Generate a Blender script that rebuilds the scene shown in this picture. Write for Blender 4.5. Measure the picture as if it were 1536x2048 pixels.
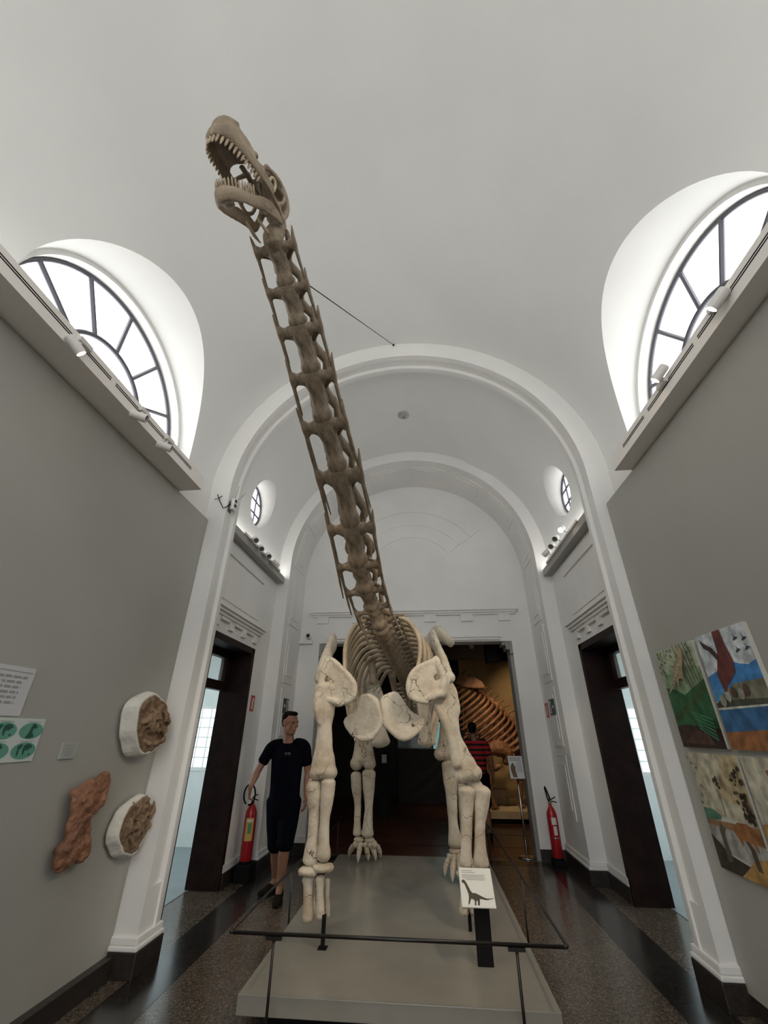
import bpy, bmesh, math, random
from mathutils import Vector, Matrix, noise

# ---------------------------------------------------------------- camera
for o in list(bpy.data.objects):
    bpy.data.objects.remove(o)
scn = bpy.context.scene
COL = scn.collection
FPX, PCX, PCY, EYE = 827.0, 768.0, 1024.0, 1.5
_dy = Vector((86, 442, 827)).normalized()
_up = Vector((6, -1549, 827)).normalized()
_dx = _dy.cross(_up)
if _dx.x < 0: _dx = -_dx
_dx.normalize()
_up = _dx.cross(_dy)
if _up.y > 0: _up = -_up
# rows are the world axes seen in camera coordinates (x right, y down, z forward)
WORLD = Matrix((_dx, _dy, _up))
EYEP = Vector((0, 0, EYE))
cam_d = bpy.data.cameras.new('camera')
cam = bpy.data.objects.new('camera', cam_d)
COL.objects.link(cam)
cam_d.sensor_fit = 'VERTICAL'
cam_d.sensor_height = 24.0
cam_d.lens = FPX / 2048.0 * 24.0
cam_d.clip_start = 0.05
right = WORLD @ Vector((1, 0, 0)); up = WORLD @ Vector((0, -1, 0)); back = WORLD @ Vector((0, 0, -1))
m3 = Matrix((right, up, back)).transposed()
cam.matrix_world = Matrix.Translation(EYEP) @ m3.to_4x4()
scn.camera = cam

def ray(u, v):
    return WORLD @ Vector(((u - PCX) / FPX, (v - PCY) / FPX, 1.0))
def aty(u, v, y):
    d = ray(u, v); return EYEP + d * (y / d.y)
def atx(u, v, x):
    d = ray(u, v); return EYEP + d * (x / d.x)
def atz(u, v, z):
    d = ray(u, v); return EYEP + d * ((z - EYE) / d.z)

# ---------------------------------------------------------------- light of the sky, exposure
wd = bpy.data.worlds.new('sky'); scn.world = wd; wd.use_nodes = True
bg = wd.node_tree.nodes['Background']
bg.inputs[0].default_value = (0.95, 0.97, 1.0, 1); bg.inputs[1].default_value = 1.5
scn.view_settings.view_transform = 'Standard'
scn.view_settings.look = 'None'
scn.view_settings.gamma = 1.0
scn.view_settings.use_curve_mapping = False
scn.view_settings.exposure = 0.76
WINDOW_GLOW = 2.3
SIDE_GLOW = 1.3
COVE_FILL = 1.5
BAY_FILL = 4.2

# ---------------------------------------------------------------- materials
MATS = {}
def mat(name, col=(0.8, 0.8, 0.8), rough=0.6, metal=0.0, var=0.0, vscale=6.0, bump=0.0, bscale=60.0, emit=None, estr=0.0, col2=None, spec=0.5, coat=0.0):
    if name in MATS: return MATS[name]
    m = bpy.data.materials.new(name); m.use_nodes = True
    nt = m.node_tree; b = nt.nodes['Principled BSDF']
    b.inputs['Base Color'].default_value = (*col, 1)
    b.inputs['Roughness'].default_value = rough
    b.inputs['Metallic'].default_value = metal
    b.inputs['Specular IOR Level'].default_value = spec
    b.inputs['Coat Weight'].default_value = coat
    if emit:
        b.inputs['Emission Color'].default_value = (*emit, 1)
        b.inputs['Emission Strength'].default_value = estr
    tc = None
    if var or col2 or bump:
        tc = nt.nodes.new('ShaderNodeTexCoord')
    if var or col2:
        n = nt.nodes.new('ShaderNodeTexNoise'); n.inputs['Scale'].default_value = vscale; n.inputs['Detail'].default_value = 5
        nt.links.new(tc.outputs['Object'], n.inputs['Vector'])
        r = nt.nodes.new('ShaderNodeValToRGB')
        c2 = col2 or tuple(max(0, c * (1 - var)) for c in col)
        c1 = col if col2 else tuple(min(1, c * (1 + var)) for c in col)
        r.color_ramp.elements[0].color = (*c2, 1); r.color_ramp.elements[0].position = 0.35
        r.color_ramp.elements[1].color = (*c1, 1); r.color_ramp.elements[1].position = 0.65
        nt.links.new(n.outputs['Fac'], r.inputs['Fac']); nt.links.new(r.outputs['Color'], b.inputs['Base Color'])
    if bump:
        n2 = nt.nodes.new('ShaderNodeTexNoise'); n2.inputs['Scale'].default_value = bscale; n2.inputs['Detail'].default_value = 4
        nt.links.new(tc.outputs['Object'], n2.inputs['Vector'])
        bp = nt.nodes.new('ShaderNodeBump'); bp.inputs['Strength'].default_value = bump; bp.inputs['Distance'].default_value = 0.01
        nt.links.new(n2.outputs['Fac'], bp.inputs['Height']); nt.links.new(bp.outputs['Normal'], b.inputs['Normal'])
    MATS[name] = m
    return m

def bone_mat(name, light, dark, crack, crack_amount=0.5, seam=4.0):
    m = bpy.data.materials.new(name); m.use_nodes = True
    nt = m.node_tree; L = nt.links.new; N = nt.nodes.new
    b = nt.nodes['Principled BSDF']; b.inputs['Roughness'].default_value = 0.62
    tc = N('ShaderNodeTexCoord')
    n1 = N('ShaderNodeTexNoise'); n1.inputs['Scale'].default_value = 5; n1.inputs['Detail'].default_value = 7; n1.inputs['Roughness'].default_value = 0.65
    L(tc.outputs['Object'], n1.inputs['Vector'])
    r = N('ShaderNodeValToRGB')
    r.color_ramp.elements[0].position = 0.36; r.color_ramp.elements[0].color = (*dark, 1)
    r.color_ramp.elements[1].position = 0.60; r.color_ramp.elements[1].color = (*light, 1)
    L(n1.outputs['Fac'], r.inputs['Fac'])
    # wandering cracks
    wn = N('ShaderNodeTexNoise'); wn.inputs['Scale'].default_value = 9; wn.inputs['Detail'].default_value = 3
    L(tc.outputs['Object'], wn.inputs['Vector'])
    mx = N('ShaderNodeMixRGB'); mx.blend_type = 'ADD'; mx.inputs[0].default_value = 0.16
    L(tc.outputs['Object'], mx.inputs[1]); L(wn.outputs['Color'], mx.inputs[2])
    vo = N('ShaderNodeTexVoronoi'); vo.feature = 'DISTANCE_TO_EDGE'; vo.inputs['Scale'].default_value = seam
    L(mx.outputs[0], vo.inputs['Vector'])
    cr = N('ShaderNodeValToRGB'); cr.color_ramp.elements[0].position = 0.004; cr.color_ramp.elements[0].color = (1, 1, 1, 1)
    cr.color_ramp.elements[1].position = 0.016; cr.color_ramp.elements[1].color = (0, 0, 0, 1)
    L(vo.outputs['Distance'], cr.inputs['Fac'])
    gate = N('ShaderNodeTexNoise'); gate.inputs['Scale'].default_value = 3.2; gate.inputs['Detail'].default_value = 2
    L(tc.outputs['Object'], gate.inputs['Vector'])
    gr = N('ShaderNodeValToRGB'); gr.color_ramp.elements[0].position = 0.46; gr.color_ramp.elements[1].position = 0.54
    L(gate.outputs['Fac'], gr.inputs['Fac'])
    mu = N('ShaderNodeMath'); mu.operation = 'MULTIPLY'; L(cr.outputs['Color'], mu.inputs[0]); L(gr.outputs['Color'], mu.inputs[1])
    mu2 = N('ShaderNodeMath'); mu2.operation = 'MULTIPLY'; L(mu.outputs[0], mu2.inputs[0]); mu2.inputs[1].default_value = crack_amount
    mc = N('ShaderNodeMixRGB'); L(mu2.outputs[0], mc.inputs[0]); L(r.outputs['Color'], mc.inputs[1]); mc.inputs[2].default_value = (*crack, 1)
    L(mc.outputs[0], b.inputs['Base Color'])
    bn = N('ShaderNodeTexNoise'); bn.inputs['Scale'].default_value = 45; bn.inputs['Detail'].default_value = 5
    L(tc.outputs['Object'], bn.inputs['Vector'])
    sb = N('ShaderNodeMath'); sb.operation = 'SUBTRACT'; L(bn.outputs['Fac'], sb.inputs[0]); L(mu2.outputs[0], sb.inputs[1])
    bp = N('ShaderNodeBump'); bp.inputs['Strength'].default_value = 0.45; bp.inputs['Distance'].default_value = 0.012
    L(sb.outputs[0], bp.inputs['Height']); L(bp.outputs['Normal'], b.inputs['Normal'])
    MATS[name] = m
    return m

def terrazzo(name, base, chips, rough):
    m = bpy.data.materials.new(name); m.use_nodes = True
    nt = m.node_tree; L = nt.links.new; N = nt.nodes.new
    b = nt.nodes['Principled BSDF']; b.inputs['Roughness'].default_value = rough
    b.inputs['Specular IOR Level'].default_value = 0.35
    tc = N('ShaderNodeTexCoord')
    vo = N('ShaderNodeTexVoronoi'); vo.inputs['Scale'].default_value = 110
    L(tc.outputs['Object'], vo.inputs['Vector'])
    r = N('ShaderNodeValToRGB'); r.color_ramp.interpolation = 'CONSTANT'
    r.color_ramp.elements[0].color = (*base, 1); r.color_ramp.elements[0].position = 0
    r.color_ramp.elements[1].color = (*chips, 1); r.color_ramp.elements[1].position = 0.72
    e = r.color_ramp.elements.new(0.88); e.color = (*[c * 0.35 for c in base], 1)
    sp = N('ShaderNodeSeparateColor'); L(vo.outputs['Color'], sp.inputs[0]); L(sp.outputs[0], r.inputs['Fac'])
    n = N('ShaderNodeTexNoise'); n.inputs['Scale'].default_value = 1.2; n.inputs['Detail'].default_value = 4
    L(tc.outputs['Object'], n.inputs['Vector'])
    mr = N('ShaderNodeMapRange'); mr.inputs[1].default_value = 0.3; mr.inputs[2].default_value = 0.7; mr.inputs[3].default_value = rough * 0.8; mr.inputs[4].default_value = rough * 1.3
    L(n.outputs['Fac'], mr.inputs[0]); L(mr.outputs[0], b.inputs['Roughness'])
    L(r.outputs['Color'], b.inputs['Base Color'])
    MATS[name] = m
    return m

M_WALL = mat('white_plaster', (0.84, 0.83, 0.805), 0.75, var=0.03, vscale=1.5, bump=0.08, bscale=25)
M_VAULT = mat('vault_plaster', (0.82, 0.82, 0.80), 0.8, var=0.025, vscale=1.0, bump=0.06, bscale=18)
M_PANEL = mat('grey_board_paint', (0.40, 0.39, 0.35), 0.6, var=0.03, vscale=1.2, bump=0.05, bscale=80)
M_FLOOR = terrazzo('brown_terrazzo', (0.095, 0.075, 0.056), (0.18, 0.15, 0.115), 0.20)
M_BAND = terrazzo('black_terrazzo', (0.020, 0.018, 0.016), (0.045, 0.04, 0.035), 0.20)
M_PLINTH = mat('dark_stone', (0.030, 0.024, 0.021), 0.35, var=0.3, vscale=30)
M_WOOD = mat('dark_door_wood', (0.016, 0.0065, 0.005), 0.55, spec=0.2, var=0.35, vscale=9, bump=0.1)
M_BLACK = mat('black_paint', (0.006, 0.006, 0.006), 0.6, spec=0.15)
M_METAL = mat('window_iron', (0.10, 0.10, 0.12), 0.5, metal=0.3)
M_WHITE = mat('white_enamel', (0.78, 0.78, 0.76), 0.4)
M_BONE = bone_mat('cream_bone', (0.62, 0.555, 0.445), (0.44, 0.36, 0.26), (0.10, 0.06, 0.03), 0.9, 5.5)
M_BONE2 = bone_mat('tan_bone', (0.56, 0.47, 0.34), (0.38, 0.29, 0.19), (0.10, 0.06, 0.03), 0.7)
M_NECK = bone_mat('backlit_bone', (0.31, 0.24, 0.165), (0.16, 0.118, 0.076), (0.10, 0.065, 0.04), 0.45, 6.0)  # backlit shade of neck and skull is darkened into this bone colour
M_PLATE = bone_mat('pale_bone', (0.66, 0.60, 0.49), (0.52, 0.45, 0.345), (0.09, 0.06, 0.035), 1.0, 5.0)
M_RUST = bone_mat('rust_fossil', (0.33, 0.155, 0.085), (0.17, 0.075, 0.04), (0.12, 0.06, 0.03), 0.5)
M_FOSSIL = bone_mat('brown_fossil', (0.30, 0.20, 0.12), (0.15, 0.09, 0.05), (0.06, 0.03, 0.02), 0.6, 8.0)
M_JACKET = mat('plaster_jacket', (0.72, 0.69, 0.62), 0.85, var=0.06, vscale=8, bump=0.35, bscale=22)
M_REAR = bone_mat('amber_bone', (0.27, 0.115, 0.042), (0.11, 0.042, 0.016), (0.06, 0.025, 0.01), 0.4)

# ---------------------------------------------------------------- mesh helpers
class MB:
    def __init__(self): self.v = []; self.f = []
    def add(self, vs, fs):
        o = len(self.v); self.v += [tuple(p) for p in vs]; self.f += [tuple(i + o for i in f) for f in fs]; return self
    def box(self, x0, x1, y0, y1, z0, z1, mtx=None):
        vs = [Vector((x, y, z)) for z in (z0, z1) for y in (y0, y1) for x in (x0, x1)]
        if mtx: vs = [mtx @ p for p in vs]
        return self.add(vs, [(0, 2, 3, 1), (4, 5, 7, 6), (0, 1, 5, 4), (2, 6, 7, 3), (0, 4, 6, 2), (1, 3, 7, 5)])
    def quad(self, a, b, c, d): return self.add([a, b, c, d], [(0, 1, 2, 3)])
    def grid(self, rows, closed=False):
        """rows: list of equally long point lists"""
        n = len(rows[0]); vs = [p for r in rows for p in r]; fs = []
        for i in range(len(rows) - 1):
            for j in range(n if closed else n - 1):
                k = (j + 1) % n
                fs.append((i * n + j, i * n + k, (i + 1) * n + k, (i + 1) * n + j))
        return self.add(vs, fs)
    def loft(self, rings, cap=True):
        n = len(rings[0]); o = len(self.v); self.grid(rings, True)
        if cap:
            self.f.append(tuple(o + j for j in range(n))[::-1])
            b = o + (len(rings) - 1) * n
            self.f.append(tuple(b + j for j in range(n)))
        return self
    def tube(self, pts, rad, n=10, side=None, cap=True):
        """pts with radius r or (r_side, r_other); side = reference direction of the first radius"""
        pts = [Vector(p) for p in pts]; rings = []
        if not isinstance(rad, (list, tuple)): rad = [rad] * len(pts)
        ref = Vector(side) if side is not None else None
        for i, p in enumerate(pts):
            t = (pts[min(i + 1, len(pts) - 1)] - pts[max(i - 1, 0)]).normalized()
            if ref is None:
                ref = Vector((0, 0, 1)) if abs(t.z) < 0.9 else Vector((1, 0, 0))
            s = ref - t * ref.dot(t)
            if s.length < 1e-5: s = t.orthogonal()
            s.normalize()
            if side is None: ref = s
            w = t.cross(s)
            r = rad[i]; ra, rb = r if isinstance(r, (list, tuple)) else (r, r)
            rings.append([p + s * (ra * math.cos(a)) + w * (rb * math.sin(a)) for a in [2 * math.pi * k / n for k in range(n)]])
        return self.loft(rings, cap)
    def bone(self, pts, rad, n=12, side=None, sub=3):
        """smooth loft through key points with rounded ends"""
        pts = [Vector(p) for p in pts]; rr = [(r if isinstance(r, (list, tuple)) else (r, r)) for r in rad]
        P, R = [], []
        for i in range(len(pts) - 1):
            p0 = pts[max(i - 1, 0)]; p1 = pts[i]; p2 = pts[i + 1]; p3 = pts[min(i + 2, len(pts) - 1)]
            for k in range(sub):
                t = k / sub
                P.append(0.5 * ((2 * p1) + (p2 - p0) * t + (2 * p0 - 5 * p1 + 4 * p2 - p3) * t * t + (3 * p1 - p0 - 3 * p2 + p3) * t ** 3))
                s = t * t * (3 - 2 * t)
                R.append((rr[i][0] * (1 - s) + rr[i + 1][0] * s, rr[i][1] * (1 - s) + rr[i + 1][1] * s))
        P.append(pts[-1]); R.append(rr[-1])
        d0 = (P[0] - P[1]).normalized(); d1 = (P[-1] - P[-2]).normalized()
        e0 = min(R[0]); e1 = min(R[-1])
        P = [P[0] + d0 * e0 * .55, P[0] + d0 * e0 * .38] + P + [P[-1] + d1 * e1 * .38, P[-1] + d1 * e1 * .55]
        R = [tuple(q * .3 for q in R[0]), tuple(q * .72 for q in R[0])] + R + [tuple(q * .72 for q in R[-1]), tuple(q * .3 for q in R[-1])]
        return self.tube(P, R, n, side)
    def lathe(self, prof, n=24, mtx=None):
        rings = []
        for r, z in prof:
            ring = [Vector((r * math.cos(2 * math.pi * k / n), r * math.sin(2 * math.pi * k / n), z)) for k in range(n)]
            rings.append([mtx @ p for p in ring] if mtx else ring)
        return self.loft(rings)
    def sphere(self, c, r, n=16, m=10):
        r = r if isinstance(r, (list, tuple, Vector)) else (r, r, r); c = Vector(c)
        rings = []
        for i in range(m + 1):
            a = math.pi * (i / m * 0.98 + 0.01)
            rings.append([c + Vector((r[0] * math.sin(a) * math.cos(b), r[1] * math.sin(a) * math.sin(b), -r[2] * math.cos(a))) for b in [2 * math.pi * k / n for k in range(n)]])
        return self.loft(rings)
    def prism(self, poly, d, mtx=None):
        """poly: list of 3D points (roughly planar), d: thickness vector"""
        n = len(poly); d = Vector(d); a = [Vector(p) for p in poly]; b = [p + d for p in a]
        vs = a + b
        if mtx: vs = [mtx @ p for p in vs]
        fs = [tuple(range(n))[::-1], tuple(range(n, 2 * n))] + [(i, (i + 1) % n, n + (i + 1) % n, n + i) for i in range(n)]
        return self.add(vs, fs)
    def move(self, m):
        self.v = [tuple(m @ Vector(p)) for p in self.v]; return self

def fix_normals(me):
    bm = bmesh.new(); bm.from_mesh(me); bmesh.ops.recalc_face_normals(bm, faces=bm.faces); bm.to_mesh(me); bm.free()

def place(o, parent):
    if parent is not None:
        o.parent = parent
        m = parent.matrix_basis.copy(); q = parent
        while q.parent is not None:
            m = q.parent.matrix_basis @ q.matrix_parent_inverse @ m if False else m; q = q.parent
        o.matrix_parent_inverse = WM[parent.name].inverted()
    WM[o.name] = o.matrix_basis.copy()

WM = {}
def obj(name, mb, material, parent=None, smooth=False, local=False, fixn=True, bevel=0.0):
    """link the collected shapes as ONE mesh object; coordinates are world coordinates unless local"""
    me = bpy.data.meshes.new(name); me.from_pydata(mb.v, [], mb.f); me.update()
    if fixn: fix_normals(me)
    if smooth: me.polygons.foreach_set('use_smooth', [True] * len(me.polygons))
    me.materials.append(material)
    o = bpy.data.objects.new(name, me); COL.objects.link(o)
    if bevel:
        b = o.modifiers.new('bevel', 'BEVEL'); b.width = bevel; b.segments = 2; b.limit_method = 'ANGLE'
    if parent is not None and local:
        o.parent = parent; WM[o.name] = WM[parent.name].copy()
    else:
        place(o, parent)
    return o

ORGANIC = []
def organic(name, mb, material, parent=None, voxel=0.01, smooth=4, local=False, rough=0.0):
    """union of overlapping lofts, remeshed into one continuous smooth surface"""
    o = obj(name, mb, material, parent, True, local)
    r = o.modifiers.new('remesh', 'REMESH'); r.mode = 'VOXEL'; r.voxel_size = voxel; r.use_smooth_shade = True
    if smooth:
        s = o.modifiers.new('smooth', 'SMOOTH'); s.factor = 0.5; s.iterations = smooth
    if rough:
        if 'bone_clouds' not in bpy.data.textures:
            t = bpy.data.textures.new('bone_clouds', 'CLOUDS'); t.noise_scale = 0.05; t.noise_depth = 3
        d = o.modifiers.new('relief', 'DISPLACE'); d.texture = bpy.data.textures['bone_clouds']; d.strength = rough * 2.0; d.mid_level = 0.5
        d.texture_coords = 'LOCAL' if local else 'GLOBAL'
    ORGANIC.append((o, rough))
    return o

def bake_organics():
    dg = bpy.context.evaluated_depsgraph_get()
    for o, rough in ORGANIC:
        me = bpy.data.meshes.new_from_object(o.evaluated_get(dg))
        old = o.data; nm = old.name
        me.polygons.foreach_set('use_smooth', [True] * len(me.polygons))
        o.modifiers.clear(); o.data = me
        old.name = 'source'; me.name = nm
    ORGANIC.clear()

def empty(name, loc, rz=0.0):
    o = bpy.data.objects.new(name, None); COL.objects.link(o)
    o.empty_display_size = 0.1
    o.location = loc; o.rotation_euler = (0, 0, rz)
    WM[o.name] = Matrix.Translation(Vector(loc)) @ Matrix.Rotation(rz, 4, 'Z')
    return o
def tag(o, label=None, cat=None, group=None, kind=None):
    if label: o['label'] = label
    if cat: o['category'] = cat
    if group: o['group'] = group
    if kind: o['kind'] = kind
    return o
def struct(name, mb, material, parent=None, label=None, cat='structure', smooth=False, **k):
    o = obj(name, mb, material, parent, smooth, **k)
    if parent is None: tag(o, label, cat, kind='structure')
    return o
def copy_tree(o, parent=None):
    c = o.copy(); COL.objects.link(c); c.parent = parent
    for ch in list(o.children): copy_tree(ch, c)
    return c
# ================================================================ THE SETTING
XC, SPR, RA = -0.16, 3.93, 1.95        # axis of the hall, springing height of the vaults, inner half width
Y1, Y1B, Y2, YE = 3.84, 4.13, 6.22, 7.15  # first arch (front, back), second arch, end wall
R1, R2 = 2.18, 2.14                    # vault radii of the front hall and of the bay behind
YB = -3.4                              # wall behind the camera
ENDX = 1.605                           # half width of the opening in the end wall
def vp(side, R, y, phi): return Vector((XC + side * R * math.cos(phi), y, SPR + R * math.sin(phi)))

# floor: brown terrazzo with a dark border strip along both walls
struct('floor', MB().box(-2.75, 2.45, YB, 7.32, -0.12, 0.0), M_FLOOR, label='polished brown terrazzo floor of the museum hall', cat='floor')
fl = bpy.data.objects['floor']
for s, nm in ((-1, 'border_strip'), (1, 'border_strip')):
    b = MB()
    xa, xb = XC + s * 1.62, XC + s * 1.94
    b.box(min(xa, xb), max(xa, xb), YB, 6.95, -0.004, 0.0015)
    obj(nm, b, M_BAND, fl)
obj('border_strip', MB().box(XC - 1.94, XC + 1.94, 6.95, 7.15, -0.004, 0.0015), M_BAND, fl)

# front hall: side walls under the vault
for s, nm in ((-1, 'left'), (1, 'right')):
    xi, xo = XC + s * 2.17, XC + s * 2.62
    b = MB().box(min(xi, xo), max(xi, xo), YB, Y1 + .02, 0, 3.93)
    struct('wall_' + nm, b, M_WALL, label='white plastered wall behind the grey board, %s side of the hall' % nm, cat='wall')
    bb = MB(); x2 = XC + s * 2.07
    bb.box(min(x2, xi), max(x2, xi), YB, Y1, 0, 0.12)
    struct('baseboard_' + nm, bb, M_PLINTH, label='dark stone skirting under the %s grey board' % nm, cat='baseboard')

# front vault with lunettes over the windows
LUN = (2.3, -1.45)
def lunette_hole(yc, n=40):
    out = []
    for i in range(n + 1):
        t = math.pi * i / n
        y = yc + 1.02 * math.cos(t); z = 1.10 * math.sin(t)
        out.append((y, math.asin(min(1, z / R1))))
    return out
PHM = 1.05
def vault_lunette(mb, side, ya, yb, yc, R):
    hole = lunette_hole(yc); cy, cp = yc, 0.0
    thetas = hole
    lay = 10; rows = []
    for (y, p) in hole:
        dy, dp = y - cy, p - cp
        ks = []
        if dy > 1e-9: ks.append((yb - cy) / dy)
        if dy < -1e-9: ks.append((ya - cy) / dy)
        if dp > 1e-9: ks.append((PHM - cp) / dp)
        k = min(ks)
        rows.append([(y + dy * (k - 1) * q / lay, p + dp * (k - 1) * q / lay) for q in range(lay + 1)])
    # put the two rectangle corners exactly
    for cyy in (yb, ya):
        best = min(range(len(rows)), key=lambda i: (rows[i][-1][0] - cyy) ** 2 + (rows[i][-1][1] - PHM) ** 2)
        y0, p0 = rows[best][0]
        rows[best] = [(y0 + (cyy - y0) * q / lay, p0 + (PHM - p0) * q / lay) for q in range(lay + 1)]
    mb.grid([[vp(side, R, y, p) for (y, p) in r] for r in rows])
vault = MB()
YM = 0.42
for s in (-1, 1):
    vault_lunette(vault, s, YM, Y1 + .02, LUN[0], R1)
    vault_lunette(vault, s, YB, YM, LUN[1], R1)
    for ya, yb in ((YB, YM), (YM, Y1 + .02)):
        vault.grid([[vp(s, R1, ya + (yb - ya) * i / 6, PHM + (math.pi / 2 - PHM) * j / 14) for j in range(15)] for i in range(7)])
struct('ceiling', vault, M_VAULT, label='white plaster barrel vault over the front hall', cat='ceiling', smooth=True)

M_PANE = mat('frosted_pane', (0.9, 0.95, 0.95), 0.3, emit=(1.0, 1.0, 0.985), estr=WINDOW_GLOW)
M_PANE_IN = mat('frosted_pane_edge', (0.9, 0.95, 0.95), 0.3, emit=(0.80, 0.97, 0.97), estr=WINDOW_GLOW * .8)
WX = 2.40
M_PANE2 = mat('clear_round_pane', (0.9, 0.95, 0.95), 0.3, emit=(1.0, 1.0, 1.0), estr=3.0)
def lunette_window(idx, side, yc, label):
    e = empty('window_%d' % idx, (XC + side * WX, yc, SPR)); tag(e, label, 'window', kind='structure')
    x = XC + side * WX
    b = MB()                                             # plaster intrados of the lunette
    rows = []
    for i, (y, p) in enumerate(lunette_hole(yc)):
        t = math.pi * i / 40
        a = vp(side, R1, y, p); c = Vector((x - side * .10, yc + 1.0 * math.cos(t), SPR + 1.0 * math.sin(t)))
        rows.append([a, a.lerp(c, .33), a.lerp(c, .66), c])
    b.grid(rows)
    obj('lunette_intrados', b, M_VAULT, e, True)
    b = MB()
    b.grid([[Vector((x - side * .10, yc + 1.0 * math.cos(t), SPR + 1.0 * math.sin(t))),
             Vector((x - side * .10, yc + .965 * math.cos(t), SPR + .965 * math.sin(t))),
             Vector((x + side * .04, yc + .955 * math.cos(t), SPR + .955 * math.sin(t)))] for t in [math.pi * i / 40 for i in range(41)]])
    b.box(min(x - side * .2, x + side * .2), max(x - side * .2, x + side * .2), yc - 1.02, yc + 1.02, SPR - .2, SPR)
    obj('reveal', b, M_WALL, e)
    def arc(r, n=40): return [Vector((x, yc + r * math.cos(math.pi * i / n), SPR + r * math.sin(math.pi * i / n))) for i in range(n + 1)]
    obj('frame', MB().tube(arc(.945), .018, 8).tube(arc(.47), .020, 8).tube([(x, yc - .95, SPR + .01), (x, yc + .95, SPR + .01)], .018, 8), M_METAL, e, True)
    angs = [0, math.pi / 6, math.pi / 3 + .0, math.pi / 2, 2 * math.pi / 3, 5 * math.pi / 6, math.pi]
    angs = [math.pi * k / 6 for k in range(7)]
    for a in angs[1:-1]:
        d = Vector((0, math.cos(a), math.sin(a)))
        c = Vector((x, yc, SPR))
        obj('mullion', MB().tube([c + d * .47, c + d * .945], .019, 6), M_METAL, e)
    xg = x + side * .02
    for k in range(6):
        rows = [[Vector((xg, yc + r * math.cos(a), SPR + r * math.sin(a))) for r in (.475, .94)] for a in [angs[k] + (angs[k + 1] - angs[k]) * i / 6 for i in range(7)]]
        rows2 = [[p + Vector((side * .006, 0, 0)) for p in r] for r in rows]
        obj('pane', MB().grid(rows).grid(rows2), M_PANE, e)
    ring = [Vector((xg, yc + .465 * math.cos(math.pi * i / 20), SPR + .465 * math.sin(math.pi * i / 20))) for i in range(21)]
    obj('pane', MB().prism(ring, (side * .006, 0, 0)), M_PANE, e)
lunette_window(1, -1, LUN[0], 'half round window with radiating bars above the board with fossils')
lunette_window(2, 1, LUN[0], 'half round window with radiating bars above the board with paintings')
lunette_window(5, -1, LUN[1], 'added half round window nearer the entrance, fossil side')  # unseen pair behind the camera, put in for their light
lunette_window(6, 1, LUN[1], 'added half round window nearer the entrance, painting side')
# half round window over the entrance, added behind the camera for more light
e = empty('window_11', (XC, YB, 3.75)); tag(e, 'large half round window added above the entrance for light', 'window', kind='structure')
_c = Vector((XC, YB + .012, 3.75)); _a = [math.pi * k / 6 for k in range(7)]
def _arc(r): return [_c + Vector((r * math.cos(math.pi * i / 40), 0, r * math.sin(math.pi * i / 40))) for i in range(41)]
obj('frame', MB().tube(_arc(1.72), .025, 8).tube(_arc(.7), .02, 8).tube([_c + Vector((-1.72, 0, 0)), _c + Vector((1.72, 0, 0))], .025, 8), M_METAL, e, True)
for a in _a[1:-1]: obj('mullion', MB().tube([_c + Vector((.7 * math.cos(a), 0, .7 * math.sin(a))), _c + Vector((1.72 * math.cos(a), 0, 1.72 * math.sin(a)))], .02, 6), M_METAL, e)
for k in range(6):
    rows = [[_c + Vector((r * math.cos(a), 0, r * math.sin(a))) for r in (.72, 1.70)] for a in [_a[k] + (_a[k + 1] - _a[k]) * i / 6 for i in range(7)]]
    obj('pane', MB().grid(rows), M_PANE, e)
obj('pane', MB().prism([_c + Vector((.68 * math.cos(math.pi * i / 20), 0, .68 * math.sin(math.pi * i / 20))) for i in range(21)], (0, -.006, 0)), M_PANE, e)

# unseen wall behind the camera; open entrance added to let light in
b = MB(); EW, EZ = 1.1, 2.4
rows = []
for i in range(33):      # tall round-headed entrance
    t = math.pi * i / 32
    ci, co = Vector((XC + EW * math.cos(t), YB, EZ + EW * math.sin(t))), Vector((XC + 2.75 * math.cos(t), YB, EZ + 3.1 * math.sin(t)))
    rows.append([co, ci, ci + Vector((0, -.3, 0)), co + Vector((0, -.3, 0))])
b.grid(rows)
b.box(-2.91, XC - EW, YB - .3, YB, 0, EZ).box(XC + EW, 2.59, YB - .3, YB, 0, EZ)
struct('wall_added_entrance', b, M_WALL, label='white wall with an open entrance added to light the hall', cat='wall')
struct('ground', MB().box(-8, 8, -16, YB - .3, -.3, -.02), mat('paving_stone', (.35, .34, .31), .8, var=.15), label='grey paving outside the entrance', cat='ground')

# arches: profile swept up the pilasters and round the half circle
def sweep_arch(prof, z0=0.0):
    path = [('v', -1, z0), ('v', -1, SPR)] + [('a', math.pi - math.pi * i / 64, 0) for i in range(1, 64)] + [('v', 1, SPR), ('v', 1, z0)]
    rows = []
    for k, a, z in path:
        row = []
        for (y, r) in prof:
            if k == 'v': row.append(Vector((XC + a * r, y, z)))
            else: row.append(Vector((XC + r * math.cos(a), y, SPR + r * math.sin(a))))
        rows.append(row)
    return MB().grid(rows)
prof1 = [(Y1, 2.30), (Y1, RA), (Y1 + .075, RA), (Y1 + .085, RA + .022), (Y1 + .185, RA + .022), (Y1 + .195, RA), (Y1 + .20, RA - .012), (Y1 + .225, RA - .012), (Y1B, RA), (Y1B, 2.4)]
struct('trim_1', sweep_arch(prof1, .12), M_WALL, label='white plaster arch with pilasters closing the front hall', cat='arch')
prof2 = [(Y2, 2.30), (Y2, RA), (YE, RA), (YE, 2.3)]
struct('trim_2', sweep_arch(prof2, .12), M_WALL, label='white coffered arch with pilasters before the end wall', cat='arch')
t1 = bpy.data.objects['trim_1']; t2 = bpy.data.objects['trim_2']
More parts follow.
